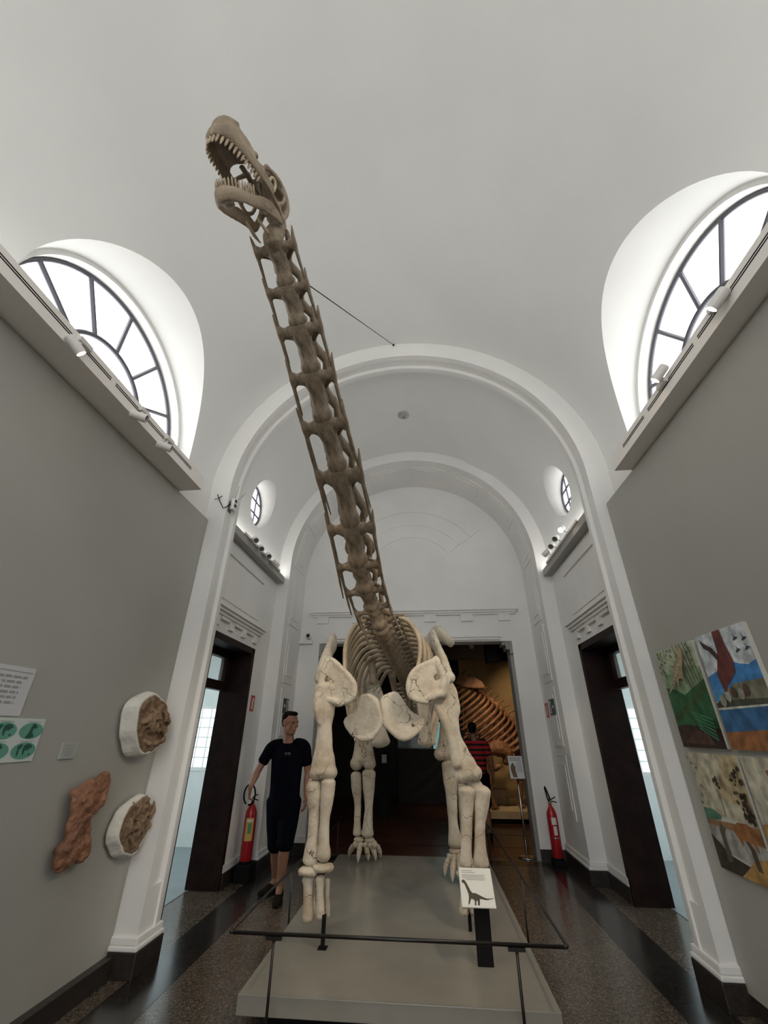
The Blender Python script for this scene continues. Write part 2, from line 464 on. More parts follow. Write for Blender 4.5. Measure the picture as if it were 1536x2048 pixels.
for s in (-1, 1):
    for (ya, yb, t) in ((Y1, Y1B, t1), (Y2, YE, t2)):
        xi = XC + s * (RA - .035); xo = XC + s * 2.25
        obj('plinth', MB().box(min(xi, xo), max(xi, xo), ya - .03, yb + (.03 if t is t1 else 0), 0, .14), M_PLINTH, t, bevel=.006)
        for h0, h1, e in ((.14, .17, .03), (.17, .215, .018)):
            xi = XC + s * (RA - e)
            obj('base_moulding', MB().box(min(xi, xo), max(xi, xo), ya - e, yb + (e if t is t1 else 0), h0, h1), M_WALL, t, bevel=.008)
        if t is t1:   # the sunk panel ends in a block above the base
            xi = XC + s * (RA + .001); xo2 = XC + s * (RA + .024)
            obj('panel_stop', MB().box(min(xi, xo2), max(xi, xo2), ya + .076, ya + .194, .17, .47), M_WALL, t)
# raised stepped panels of the second arch
ym = (Y2 + YE) / 2
def raised(za, zb, s):
    for e, w, dz in ((.009, .25, 0), (.017, .17, .10)):
        xi = XC + s * (RA - e); xo = XC + s * (RA + .01)
        obj('raised_panel', MB().box(min(xi, xo), max(xi, xo), ym - w, ym + w, za + dz, zb - dz), M_WALL, t2)
for s in (-1, 1):
    for za, zb in ((.55, 1.25), (1.35, 2.08), (2.16, 2.95), (3.02, 3.84)): raised(za, zb, s)
for k in range(8):
    a0, a1 = math.pi * k / 8 + .03, math.pi * (k + 1) / 8 - .03
    for e, w, da in ((.009, .25, 0), (.017, .17, .05)):
        b = MB(); rows = []
        for i in range(9):
            a = a0 + da + (a1 - a0 - 2 * da) * i / 8
            q = []
            for (rr, yy) in ((RA + .01, ym - w), (RA - e, ym - w), (RA - e, ym + w), (RA + .01, ym + w)):
                q.append(Vector((XC + rr * math.cos(a), yy, SPR + rr * math.sin(a))))
            rows.append(q)
        b.loft(rows)
        obj('raised_panel', b, M_WALL, t2)

# bay behind the first arch: side walls with a door each, vault with a round window each
DY0, DY1, DZ = 4.45, 5.65, 2.47
M_GLASS = bpy.data.materials.new('clear_glass'); M_GLASS.use_nodes = True
gb = M_GLASS.node_tree.nodes['Principled BSDF']
gb.inputs['Base Color'].default_value = (.9, .96, .96, 1); gb.inputs['Roughness'].default_value = .05; gb.inputs['Alpha'].default_value = .22
OY, OZ, ORAD = 5.07, 4.43, .355
M_ROOM = mat('pale_blue_wall', (.72, .76, .75), .7, var=.03)
M_ROOMF = mat('grey_tile_floor', (.22, .26, .27), .35, var=.08)
M_LIT = mat('lit_room_window', (.9, .95, 1), .3, emit=(.90, .98, 1.0), estr=SIDE_GLOW * 2)
M_LIT2 = mat('pale_grid_pane', (.9, .95, 1), .3, emit=(.85, .97, 1.0), estr=.55)
bay = MB()
for s, nm in ((-1, 'left'), (1, 'right')):
    xi, xo = XC + s * R2, XC + s * (R2 + .32); lo, hi = min(xi, xo), max(xi, xo)
    b = MB().box(lo, hi, Y1B - .1, DY0, 0, SPR).box(lo, hi, DY1, Y2 + .1, 0, SPR).box(lo, hi, DY0, DY1, DZ, SPR)
    w = struct('wall_bay_' + nm, b, M_WALL, label='white wall of the second bay with a dark doorway, %s side' % nm, cat='wall')
    # skirting each side of the door
    for ya, yb in ((Y1B, DY0), (DY1, Y2)):
        xp = XC + s * (R2 - .03)
        obj('skirting', MB().box(min(xp, xi), max(xp, xi), ya, yb, 0, .14), M_PLINTH, w)
        xp = XC + s * (R2 - .018)
        obj('skirting_cap', MB().box(min(xp, xi), max(xp, xi), ya, yb, .14, .21), M_WALL, w)
    def slab(name, d, ya, yb, za, zb, bev=0.0):
        xp = XC + s * (R2 - d)
        return obj(name, MB().box(min(xp, xi), max(xp, xi), ya, yb, za, zb), M_WALL, w, bevel=bev)
    slab('raised_panel', .014, 4.47, 5.63, 2.875, 3.36)
    slab('raised_panel', .022, 4.36, 5.66, 3.41, 3.55)
    # cornice over the door and the guttae under it
    slab('door_cornice', .05, 4.33, 5.74, 2.68, 2.715); slab('door_cornice', .075, 4.31, 5.77, 2.715, 2.75); slab('door_cornice', .10, 4.29, 5.80, 2.75, 2.775)
    for yy in (4.45, 4.84, 5.22, 5.61): slab('corbel', .03, yy - .06, yy + .06, 2.565, 2.68)
    for yy in (4.64, 5.03, 5.42): slab('fascia', .035, yy - .12, yy + .12, 2.64, 2.68)
    # vault half with round window hole
    rows = []; n = 48; lay = 8; cp = math.asin((OZ - SPR) / R2)
    yA, yB2, pA, pB = Y1B - .02, Y2 + .02, 0.0, 1.1
    for i in range(n):
        t = 2 * math.pi * i / n
        y = OY + ORAD * math.cos(t); p = math.asin((OZ + ORAD * math.sin(t) - SPR) / R2)
        dy, dp = y - OY, p - cp; ks = []
        if dy > 1e-9: ks.append((yB2 - OY) / dy)
        if dy < -1e-9: ks.append((yA - OY) / dy)
        if dp > 1e-9: ks.append((pB - cp) / dp)
        if dp < -1e-9: ks.append((pA - cp) / dp)
        k = min(ks)
        rows.append([(y + dy * (k - 1) * q / lay, p + dp * (k - 1) * q / lay) for q in range(lay + 1)])
    for cy, c2 in ((yA, pA), (yA, pB), (yB2, pA), (yB2, pB)):
        bi = min(range(n), key=lambda i: (rows[i][-1][0] - cy) ** 2 + (rows[i][-1][1] - c2) ** 2)
        y0, p0 = rows[bi][0]; rows[bi] = [(y0 + (cy - y0) * q / lay, p0 + (c2 - p0) * q / lay) for q in range(lay + 1)]
    rows.append(rows[0])
    bay.grid([[vp(s, R2, y, p) for y, p in r] for r in rows])
    bay.grid([[vp(s, R2, yA + (yB2 - yA) * i / 4, pB + (math.pi / 2 - pB) * j / 14) for j in range(15)] for i in range(5)])
    # round window
    e = empty('window_%d' % (3 if s < 0 else 4), (XC + s * 2.75, OY, OZ))
    tag(e, 'small round window with iron grid in the vault, %s' % ('near the white router' if s < 0 else 'above the lit spotlight'), 'window', kind='structure')
    b = MB(); rr = []
    xw = XC + s * 2.25
    for i in range(49):
        t = 2 * math.pi * i / 48
        y = OY + ORAD * math.cos(t); z = OZ + ORAD * math.sin(t)
        a = vp(s, R2, y, math.asin((z - SPR) / R2))
        rr.append([a + Vector((0, (OY - a.y) * -.03, (OZ - a.z) * -.03)) * .3, a, Vector((xw, OY + ORAD * .86 * math.cos(t), OZ + ORAD * .86 * math.sin(t)))])
    b.grid(rr); obj('reveal', b, M_WALL, e, True)
    circ = [Vector((xw - s * .01, OY + ORAD * .84 * math.cos(2 * math.pi * i / 48), OZ + ORAD * .84 * math.sin(2 * math.pi * i / 48))) for i in range(49)]
    obj('frame', MB().tube(circ, .016, 6, cap=False), M_METAL, e, True)
    for q in (-.33, .33):
        h = ORAD * .84 * math.sqrt(1 - q * q)
        obj('glazing_bar', MB().tube([(xw - s * .01, OY + q * ORAD * .84, OZ - h), (xw - s * .01, OY + q * ORAD * .84, OZ + h)], .014, 6), M_METAL, e)
        obj('glazing_bar', MB().tube([(xw - s * .01, OY - h, OZ + q * ORAD * .84), (xw - s * .01, OY + h, OZ + q * ORAD * .84)], .014, 6), M_METAL, e)
    obj('pane', MB().prism([Vector((xw + s * .012, p.y, p.z)) for p in circ[:-1]], (s * .006, 0, 0)), M_PANE2, e)
    # door: lining, transom with pane, leaf swung into the side room
    d = empty('door_%d' % (1 if s < 0 else 2), (xi, (DY0 + DY1) / 2, 0))
    tag(d, 'tall dark wooden doorway with glazed transom, %s' % ('beside the man in navy' if s < 0 else 'opposite the man in navy'), 'door', kind='structure')
    xr = XC + s * (R2 + .36); xf = XC + s * (R2 - .012)
    b = MB(); l2, h2 = min(xf, xr), max(xf, xr)
    b.box(l2, h2, DY1 - .045, DY1 + .03, 0, DZ + .03).box(l2, h2, DY0 - .03, DY0 + .045, 0, DZ + .03).box(l2, h2, DY0, DY1, DZ - .045, DZ + .03)
    obj('frame', b, M_WOOD, d)
    xt = XC + s * (R2 + .26); xt2 = XC + s * (R2 + .34); l3, h3 = min(xt, xt2), max(xt, xt2)
    b = MB().box(l3, h3, DY0 + .045, DY1 - .045, 1.965, 2.07).box(l3, h3, DY0 + .045, DY0 + .12, 2.07, DZ - .045).box(l3, h3, DY1 - .18, DY1 - .045, 2.07, DZ - .045).box(l3, h3, DY0, DY1, DZ - .12, DZ - .045)
    obj('transom_frame', b, M_WOOD, d)
    obj('transom_pane', MB().box((l3 + h3) / 2 - .003, (l3 + h3) / 2 + .003, DY0 + .12, DY1 - .18, 2.07, DZ - .12), M_GLASS, d)
    # leaves: thickness along y, opened at right angles into the room
    for yl in (DY0 + .055,):
        lw = .50 if yl < 5 else .08
        xl0, xl1 = XC + s * (R2 + .34), XC + s * (R2 + .34 + lw)
        lf = obj('door_leaf', MB().box(min(xl0, xl1), max(xl0, xl1), yl, yl + .045, .01, 1.965), M_WOOD, d, bevel=.004)
        for za, zb in ((.12, .5), (.6, 1.5), (1.6, 1.88)):
            a0, a1 = XC + s * (R2 + .34 + lw * .2), XC + s * (R2 + .34 + lw * .8)
            sb = MB().box(min(a0, a1), max(a0, a1), yl - .012, yl + .057, za, zb)
            obj('leaf_panel', sb, M_WOOD, lf, bevel=.008)
        xk = XC + s * (R2 + .34 + lw * .9)
        obj('handle', MB().tube([(xk, yl, 1.0), (xk, yl - .05, 1.0), (xk - s * .10, yl - .05, 1.0)], .009, 8), mat('brass', (.6, .45, .2), .3, metal=1), lf, True)
    # side room
    xr0, xr1 = XC + s * (R2 + .32), XC + s * (R2 + 3.2); lo2, hi2 = min(xr0, xr1), max(xr0, xr1)
    ys0, ys1 = 3.2, 7.40
    b = MB()
    xe0, xe1 = xr1, xr1 + s * .1
    b.box(lo2, hi2, ys0 - .1, ys0, 0, 3.1).box(lo2, hi2, ys1, ys1 + .1, 0, 3.1).box(min(xe0, xe1), max(xe0, xe1), ys0, ys1, 0, 3.1)
    b.box(lo2, hi2, ys0, ys1, 3.1, 3.2)
    # inner faces of the wall shared with the hall
    xs = XC + s * (R2 + .33)
    b.box(min(xs, xs - s * .01), max(xs, xs - s * .01), ys0, DY0, 0, 3.1).box(min(xs, xs - s * .01), max(xs, xs - s * .01), DY1, ys1, 0, 3.1).box(min(xs, xs - s * .01), max(xs, xs - s * .01), DY0, DY1, DZ, 3.1)
    rm = struct('wall_side_room_' + nm, b, M_ROOM, label='pale blue walls of the side room beyond the %s doorway' % nm, cat='wall')
    struct('floor_side_room_' + nm, MB().box(lo2, hi2, ys0, ys1, -.05, .004), M_ROOMF, label='grey floor of the side room beyond the %s doorway' % nm, cat='floor')
    for wi, (wx0, wx1, wz0, wz1) in enumerate(((.95, 1.75, 1.0, 1.85), )):
        a, c = XC + s * (R2 + wx0), XC + s * (R2 + wx1); la, ha = min(a, c), max(a, c)
        e = empty('window_%d' % (7 if s < 0 else 8), ((la + ha) / 2, ys1, wz0))
        tag(e, 'bright gridded window at the end of the side room, %s' % ('fossil side' if s < 0 else 'painting side'), 'window', kind='structure')
        nx, nz = 5, 6
        for i in range(nx):
            for j in range(nz):
                w0 = la + (ha - la) * i / nx; h0 = wz0 + (wz1 - wz0) * j / nz
                obj('pane', MB().box(w0 + .012, w0 + (ha - la) / nx - .012, ys1 - .02, ys1 - .012, h0 + .012, h0 + (wz1 - wz0) / nz - .012), M_LIT2, e)
        obj('frame', MB().box(la - .04, ha + .04, ys1 - .011, ys1 - .001, wz0 - .04, wz1 + .04), M_WHITE, e)
    # large window on the outer wall of that room lights it
    e = empty('window_%d' % (9 if s < 0 else 10), (xr1, 5.5, .9)); tag(e, 'wide frosted window in the outer wall of the side room, %s' % ('fossil side' if s < 0 else 'painting side'), 'window', kind='structure')
    for i in range(3):
        xa = xr1 - s * .02
        obj('pane', MB().box(min(xa, xa + s * .008), max(xa, xa + s * .008), 4.5 + .8 * i, 5.25 + .8 * i, .9, 2.5), M_LIT, e)
    obj('frame', MB().box(min(xr1 - s * .011, xr1), max(xr1 - s * .011, xr1), 4.4, 6.95, .82, 2.58), M_WHITE, e)
struct('ceiling_bay', bay, M_VAULT, label='white plaster vault of the second bay with round windows', cat='ceiling', smooth=True)

# end wall with the wide opening
b = MB()
zt = 2.84
b.box(-2.6, XC - ENDX, YE, YE + .3, 0, 6.2).box(XC + ENDX, 2.3, YE, YE + .3, 0, 6.2).box(XC - ENDX, XC + ENDX, YE, YE + .3, zt, 6.2)
we = struct('wall_end', b, M_WALL, label='white end wall around the wide opening', cat='wall')
for s in (-1, 1):   # stepped corner blocks of the opening and jamb strips
    for i, (dx, dz) in enumerate(((.05, .20), (.10, .13), (.16, .06))):
        xa, xb = XC + s * ENDX, XC + s * (ENDX - dx)
        obj('corner_step', MB().box(min(xa, xb), max(xa, xb), YE + .02 * i, YE + .3, zt - dz, zt), mat('grey_jamb', (.30, .29, .27), .6), we)
    xa, xb = XC + s * ENDX, XC + s * (ENDX - .045)
    obj('jamb', MB().box(min(xa, xb), max(xa, xb), YE + .06, YE + .3, 0, zt), MATS['grey_jamb'], we)
    xi, xo = XC + s * (ENDX - .005), XC + s * (RA - .03)
    obj('skirting', MB().box(min(xi, xo), max(xi, xo), YE - .03, YE, 0, .14), M_PLINTH, we)
    obj('skirting_cap', MB().box(min(xi, xo), max(xi, xo), YE - .018, YE, .14, .21), M_WALL, we)
def eslab(name, d, xa, xb, za, zb): return obj(name, MB().box(XC + xa, XC + xb, YE - d, YE, za, zb), M_WALL, we)
eslab('cornice', .035, -1.75, 1.72, 3.28, 3.31); eslab('cornice', .06, -1.77, 1.74, 3.31, 3.345); eslab('cornice', .085, -1.79, 1.76, 3.345, 3.365)
for xx in (-1.57, -.95, -.33, .29, .91, 1.53): eslab('corbel', .03, xx - .10, xx + .10, 3.17, 3.28)
eslab('lintel_moulding', .03, -1.45, 1.42, 2.86, 2.90); eslab('lintel_moulding', .05, -1.46, 1.43, 2.90, 2.95)
for rr, dd in ((1.62, .012), (1.34, .024), (1.08, .036)):  # faint concentric steps of the blind arch
    rows = []
    for i in range(49):
        a = math.pi * (.2 + .6 * i / 48)
        rows.append([Vector((XC + q * math.cos(a), y, SPR + q * math.sin(a))) for q, y in ((rr, YE - .012), (rr + .012, YE), (rr - .25, YE), (rr - .25, YE - .012))])
    obj('blind_arch_step', MB().loft(rows), M_WALL, we)
# ================================================================ THE DARK ROOM BEHIND THE OPENING
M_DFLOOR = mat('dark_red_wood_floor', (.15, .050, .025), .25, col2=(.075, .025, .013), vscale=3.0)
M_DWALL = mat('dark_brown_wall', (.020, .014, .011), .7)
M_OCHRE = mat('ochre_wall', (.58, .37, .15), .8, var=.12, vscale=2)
RX0, RX1, RY0, RY1, RZ = -4.2, 4.2, YE + .3, 13.0, 3.5
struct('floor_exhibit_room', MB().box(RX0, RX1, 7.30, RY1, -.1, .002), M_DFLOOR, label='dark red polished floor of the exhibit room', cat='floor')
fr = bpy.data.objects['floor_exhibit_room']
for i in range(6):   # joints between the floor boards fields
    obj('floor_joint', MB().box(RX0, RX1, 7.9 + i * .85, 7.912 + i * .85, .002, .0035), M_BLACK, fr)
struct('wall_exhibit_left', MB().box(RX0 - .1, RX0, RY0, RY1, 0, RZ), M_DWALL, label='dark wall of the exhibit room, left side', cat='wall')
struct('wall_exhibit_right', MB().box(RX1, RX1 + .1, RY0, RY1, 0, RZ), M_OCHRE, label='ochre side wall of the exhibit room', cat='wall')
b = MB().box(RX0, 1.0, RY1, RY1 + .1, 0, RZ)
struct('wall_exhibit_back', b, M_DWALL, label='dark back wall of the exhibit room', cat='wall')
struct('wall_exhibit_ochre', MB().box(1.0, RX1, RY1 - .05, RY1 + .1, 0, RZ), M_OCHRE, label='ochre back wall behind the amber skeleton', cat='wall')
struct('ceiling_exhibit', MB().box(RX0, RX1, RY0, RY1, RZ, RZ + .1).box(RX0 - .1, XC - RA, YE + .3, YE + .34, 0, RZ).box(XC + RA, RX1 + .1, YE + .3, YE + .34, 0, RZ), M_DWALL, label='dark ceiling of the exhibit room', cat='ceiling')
# beam and dark housings under that ceiling
struct('trim_5', MB().box(.3, RX1, 9.6, 9.9, 2.95, RZ), mat('brown_beam', (.075, .048, .032), .7), label='brown ceiling beam across the exhibit room', cat='beam')
hb = obj('projector_housing', MB().box(1.13, 1.36, 7.95, 8.25, 2.62, 3.05).box(1.36, 2.1, 8.0, 8.25, 2.66, 2.95), M_BLACK, None, bevel=.02)
tag(hb, 'black box housing hanging inside the opening of dark room', 'housing')
# glass case with a teal glow
gc = empty('display_case', (.1, 12.2, 0)); tag(gc, 'dark display case with teal lit top behind the skeleton legs', 'display case')
obj('case_body', MB().box(-.75, .9, 12.0, 12.6, 0, 1.15), M_DWALL, gc, bevel=.01)
obj('case_top', MB().box(.15, .8, 12.02, 12.58, 1.15, 1.75), mat('teal_display', (.1, .2, .2), .3, emit=(.22, .42, .42), estr=.35), gc)
obj('case_pane', MB().box(-.75, .1, 12.02, 12.58, 1.15, 1.75), M_GLASS, gc)
cc = obj('paper_notice', MB().box(-.96, -.86, 9.98, 9.985, .95, 1.10), mat('dim_paper', (.5, .5, .48), .8), None); 
ps = obj('notice_post', MB().box(-1.02, -.80, 9.985, 10.05, 0, 1.15), M_BLACK, None, bevel=.005)
tag(ps, 'black post carrying a small paper notice in dark room', 'post')
tag(cc, 'small white paper notice on black post in dark room', 'notice')

# ================================================================ BOARDS AND LIGHT SHELVES OF THE FRONT HALL
PXL, PXR = -2.29, 1.895
M_STRIP = mat('added_cove_fill', (1, 1, 1), .4, emit=(1.0, .99, .96), estr=COVE_FILL)  # glowing strips added on the shelf tops to brighten the vaults
M_STRIP2 = mat('added_bay_fill', (1, 1, 1), .4, emit=(1.0, .99, .96), estr=BAY_FILL)
for s, x, what, nm in ((-1, PXL, 'fossils and posters', 'fossil'), (1, PXR, 'four paintings', 'painting')):
    xw = XC + s * 2.2
    xk = x + s * .028
    o = obj('display_board', MB().box(min(x, xk), max(x, xk), -2.6, 3.835, .10, 3.55), M_PANEL, None, bevel=.003)
    tag(o, 'tall grey wall board carrying the %s' % what, 'board')
    xf = XC + s * 1.91
    t = struct('trim_%d' % (3 if s < 0 else 4), MB().box(min(xf, xw), max(xf, xw), YB, 3.24, 3.56, 3.70), mat('lamplit_shelf_white', (.92, .87, .82), .6), label='long white light shelf above the %s board' % nm, cat='light shelf')  # warm lamp light on the shelf is put into its colour
    xa0, xa1 = XC + s * 1.96, XC + s * 2.06
    obj('fill_strip', MB().box(min(xa0, xa1), max(xa0, xa1), YB + .1, 3.2, 3.70, 3.708), M_STRIP, t)  # added fill light, out of sight on the shelf top
    for z in (3.632, 3.648):
        xa = xf - s * .002
        for ya, yb in ((2.62, 3.0), (1.95, 2.55), (.2, 1.9)):
            obj('track_slot', MB().box(min(xa, xf), max(xa, xf), ya, yb, z, z + .007), M_BLACK, t)

M_LAMPW = mat('lamp_white', (.72, .70, .67), .45)
M_LAMPG = mat('lamp_glow', (1, .9, .75), .3, emit=(1.0, .78, .52), estr=14.0)
M_LAMPO = mat('lamp_off_lens', (.10, .10, .10), .2)
def spotlight(pos, aim, mount, lit, label, group, power=0.0, r=.034, ln=.13):
    """track spotlight: mount block, yoke arm, cylindrical head with rim, lens"""
    pos = Vector(pos); aim = Vector(aim).normalized(); mount = Vector(mount)
    e = empty('track_spotlight', mount); tag(e, label, 'spotlight', group)
    z = aim; x = z.orthogonal().normalized(); y = z.cross(x)
    m = Matrix((x, y, z)).transposed().to_4x4(); m.translation = pos
    obj('mount', MB().box(mount.x - .022, mount.x + .022, mount.y - .05, mount.y + .05, mount.z - .018, mount.z + .018), M_LAMPW, e, bevel=.004)
    obj('arm', MB().tube([mount, mount.lerp(pos, .55) + Vector((0, 0, .012)), pos], .008, 8), M_LAMPW, e, True)
    h = obj('head', MB().lathe([(r * .55, -ln * .5), (r * .92, -ln * .47), (r, -ln * .42), (r, ln * .5), (r * .86, ln * .5), (r * .84, ln * .38), (.001, ln * .37)], 20, m), M_LAMPW, e, False)
    obj('lens', MB().lathe([(r * .80, ln * .385), (r * .80, ln * .40), (.002, ln * .405)], 20, m), M_LAMPG if lit else M_LAMPO, h)
    if lit and power:
        ld = bpy.data.lights.new('spot_beam', 'SPOT'); ld.energy = power; ld.color = (1.0, .80, .58); ld.spot_size = math.radians(65); ld.spot_blend = .8; ld.shadow_soft_size = .03
        lo = bpy.data.objects.new('spot_beam', ld); COL.objects.link(lo)
        lo.parent = e; lo.matrix_parent_inverse = WM[e.name].inverted()
        mm = Matrix((x, y, -z)).transposed()
        if mm.determinant() < 0: mm = Matrix((x, -y, -z)).transposed()
        mm = mm.to_4x4(); mm.translation = pos + aim * (ln * .5 + .02); lo.matrix_basis = mm
BODY = Vector((-.35, 4.2, 1.15))
for (u, v, x, s, lit, lab) in ((277, 832, -2.03, -1, False, 'white spotlight standing on shelf end by fossil side window'), (328, 893, -2.03, -1, False, 'white spotlight nearest the arch on fossil side shelf'), (150, 690, -2.03, -1, True, 'lit white spotlight in the middle of fossil side window'),
                       (1320, 746, 1.70, 1, True, 'lit white spotlight at lower corner of painting side window'), (1437, 598, 1.70, 1, True, 'lit spotlight below the spokes of painting side window')):
    p = atx(u, v, x + s * .0)
    mt = Vector((XC + s * 1.90, p.y + .07, 3.66))
    spotlight(p, (BODY - p) if lit else (-s, .5, -.2), mt, lit, lab, 'spotlights of the front hall', power=38 if lit else 0, r=.032, ln=.115)

# shelves with spotlights in the second bay
for s, nm in ((-1, 'router'), (1, 'painting')):
    xi, xf = XC + s * R2, XC + s * (R2 - .12)
    t = struct('trim_%d' % (6 if s < 0 else 7), MB().box(min(xi, xf), max(xi, xf), 4.16, 6.19, 3.60, 3.70), mat('grey_shelf', (.40, .39, .37), .6), label='grey light shelf under the round window, %s side' % nm, cat='light shelf')
    pts = ((511, 1079), (522, 1096), (537, 1111), (551, 1127)) if s < 0 else ((1123, 1058), (1111, 1076), (1103, 1091), (1093, 1105))
    xa0, xa1 = XC + s * (R2 - .10), XC + s * (R2 - .02)
    obj('fill_strip', MB().box(min(xa0, xa1), max(xa0, xa1), 4.2, 6.15, 3.70, 3.708), M_STRIP2, t)  # added fill light for the vault of this bay
    obj('track', MB().box(min(xf, xf - s * .02), max(xf, xf - s * .02), 4.5, 5.9, 3.69, 3.72), M_LAMPW, t)
    for k, (u, v) in enumerate(pts):
        p = atx(u, v, XC + s * (R2 - .2))
        lit = (s > 0 and k == 0)
        spotlight(p, (-s * .5, -.7, -.6) if k != 3 else (-s * .6, .6, -.5), (XC + s * (R2 - .11), p.y + .05, 3.715), lit,
                  'lit round spotlight on grey shelf opposite the router' if lit else '%s spotlight from the front arch on grey shelf, %s side' % (('first', 'second', 'third', 'last')[k], nm), 'spotlights of the second bay', power=12 if lit else 0, r=.038, ln=.12)
# ================================================================ PLATFORM AND BARRIER
PT = .20
M_PLAT = mat('grey_platform_paint', (.27, .255, .22), .24, var=.05, vscale=4, bump=.03, bscale=150)
pl = empty('exhibit_platform', (-.235, 4.8, 0)); tag(pl, 'low grey platform under the giant cream skeleton', 'platform')
obj('deck', MB().box(-1.12, .65, 3.243, 6.31, .115, PT), M_PLAT, pl, bevel=.004)
obj('base', MB().box(-.98, .51, 3.40, 6.17, 0, .115), M_BLACK, pl)

rl = empty('barrier_rail', (-.235, 4.8, 0)); tag(rl, 'thin black metal barrier rail around the grey platform', 'barrier')
M_RAIL = mat('black_rail', (.010, .008, .007), .35)
xa, xb, ya, yb, zr = -1.16, .70, 3.10, 6.42, .50
obj('rail', MB().tube([(xa + .02, ya, zr), (xb - .02, ya, zr)], .0095, 8).tube([(xa, ya + .01, zr), (xa, yb, zr)], .008, 8).tube([(xb, ya + .01, zr), (xb, yb, zr)], .008, 8)
    .tube([(xa + .025, ya, zr), (xa + .006, ya + .003, zr), (xa, ya + .02, zr)], .0095, 8).tube([(xb - .025, ya, zr), (xb - .006, ya + .003, zr), (xb, ya + .02, zr)], .0095, 8), M_RAIL, rl, True)
for x in (-.90, .43):
    s = -1 if x < 0 else 1
    obj('rail_leg', MB().tube([(x - s * .0, ya, zr - .012), (x, ya, .0)], .008, 8), M_RAIL, rl, True)
    obj('rail_clip', MB().box(x - .045, x + .045, ya - .012, ya + .012, zr - .024, zr - .008), M_RAIL, rl)
for x in (xa, xb):
    for y in (4.36, 6.38):
        obj('rail_leg', MB().tube([(x, y, zr), (x, y, 0)], .007, 8), M_RAIL, rl, True)

# label stand with the drawing of the animal
ls = empty('label_stand', (.315, 3.72, PT)); tag(ls, 'black label stand with white card in front of skeleton', 'label stand')
obj('post', MB().box(.262, .362, 3.69, 3.72, PT, .50), M_BLACK, ls, bevel=.003)
TL, TR = aty(917, 1735, 3.79), aty(980, 1738, 3.79); BL, BR = aty(924, 1814, 3.62), aty(993, 1819, 3.62)
TR.z = TL.z; BR.z = BL.z; BL.x = TL.x + .0; BR.x = TR.x
ux = (TR - TL); uy = (BL - TL); nn = ux.cross(uy).normalized()
if nn.y > 0: nn = -nn
cd = obj('card', MB().prism([TL, TR, BR, BL], -nn * .008), mat('white_card', (.72, .74, .70), .5), ls)
obj('bracket', MB().prism([TL + ux * .45 + uy * .3 - nn * .008, TL + ux * .8 + uy * .3 - nn * .008, TL + ux * .8 + uy * .97 - nn * .008, TL + ux * .45 + uy * .97 - nn * .008], -nn * .02), M_BLACK, ls)
def oncard(pts, h=.0012): return [TL + ux * a + uy * c + nn * h for a, c in pts]
M_INK = mat('grey_brown_ink', (.075, .06, .045), .8); M_TXT = mat('pale_grey_ink', (.42, .42, .40), .8)
sil = [(.05, .36), (.09, .32), (.14, .325), (.20, .40), (.25, .50), (.30, .60), (.35, .655), (.45, .66), (.55, .70), (.65, .745), (.76, .78), (.86, .78), (.95, .76), (1.0 - .02, .79), (.94, .775), (.86, .80), (.74, .82), (.62, .80), (.55, .80), (.54, .86), (.53, .95), (.47, .95), (.48, .86), (.455, .83), (.43, .88), (.43, .95), (.38, .95), (.39, .84), (.33, .80), (.29, .80), (.265, .85), (.225, .93), (.19, .93), (.22, .82), (.23, .74), (.225, .68), (.19, .58), (.15, .47), (.12, .41), (.07, .40)]
def flat(name, pts3, material, parent):
    b = MB(); b.v = [tuple(p) for p in pts3]; b.f = [tuple(range(len(pts3)))]
    me = bpy.data.meshes.new(name); bm = bmesh.new()
    vs = [bm.verts.new(p) for p in pts3]; es = [bm.edges.new((vs[i], vs[(i + 1) % len(vs)])) for i in range(len(vs))]
    bmesh.ops.triangle_fill(bm, use_beauty=True, edges=es); bm.to_mesh(me); bm.free(); me.materials.append(material)
    o = bpy.data.objects.new(name, me); COL.objects.link(o); place(o, parent); return o
flat('animal_drawing', oncard(sil), M_INK, cd)
for k, (a0, a1, c0) in enumerate(((.08, .42, .07), (.08, .5, .12), (.08, .80, .185), (.08, .76, .225), (.08, .80, .265), (.08, .78, .305))):
    flat('text_line', oncard([(a0 + (.12 if k > 4 else 0), c0), (a1, c0), (a1, c0 + .018), (a0 + (.12 if k > 4 else 0), c0 + .018)]), M_TXT, cd)

# ================================================================ THE GREAT SKELETON
sk = empty('dinosaur_skeleton', (-.30, 4.8, PT)); tag(sk, 'giant long-necked dinosaur skeleton standing on grey platform with jaws open', 'skeleton')
def z4(x, y): return 600 + x * .22135, 1150 + y * .22135
def z5(x, y): return 580 + x * .28646, 1400 + y * .28646

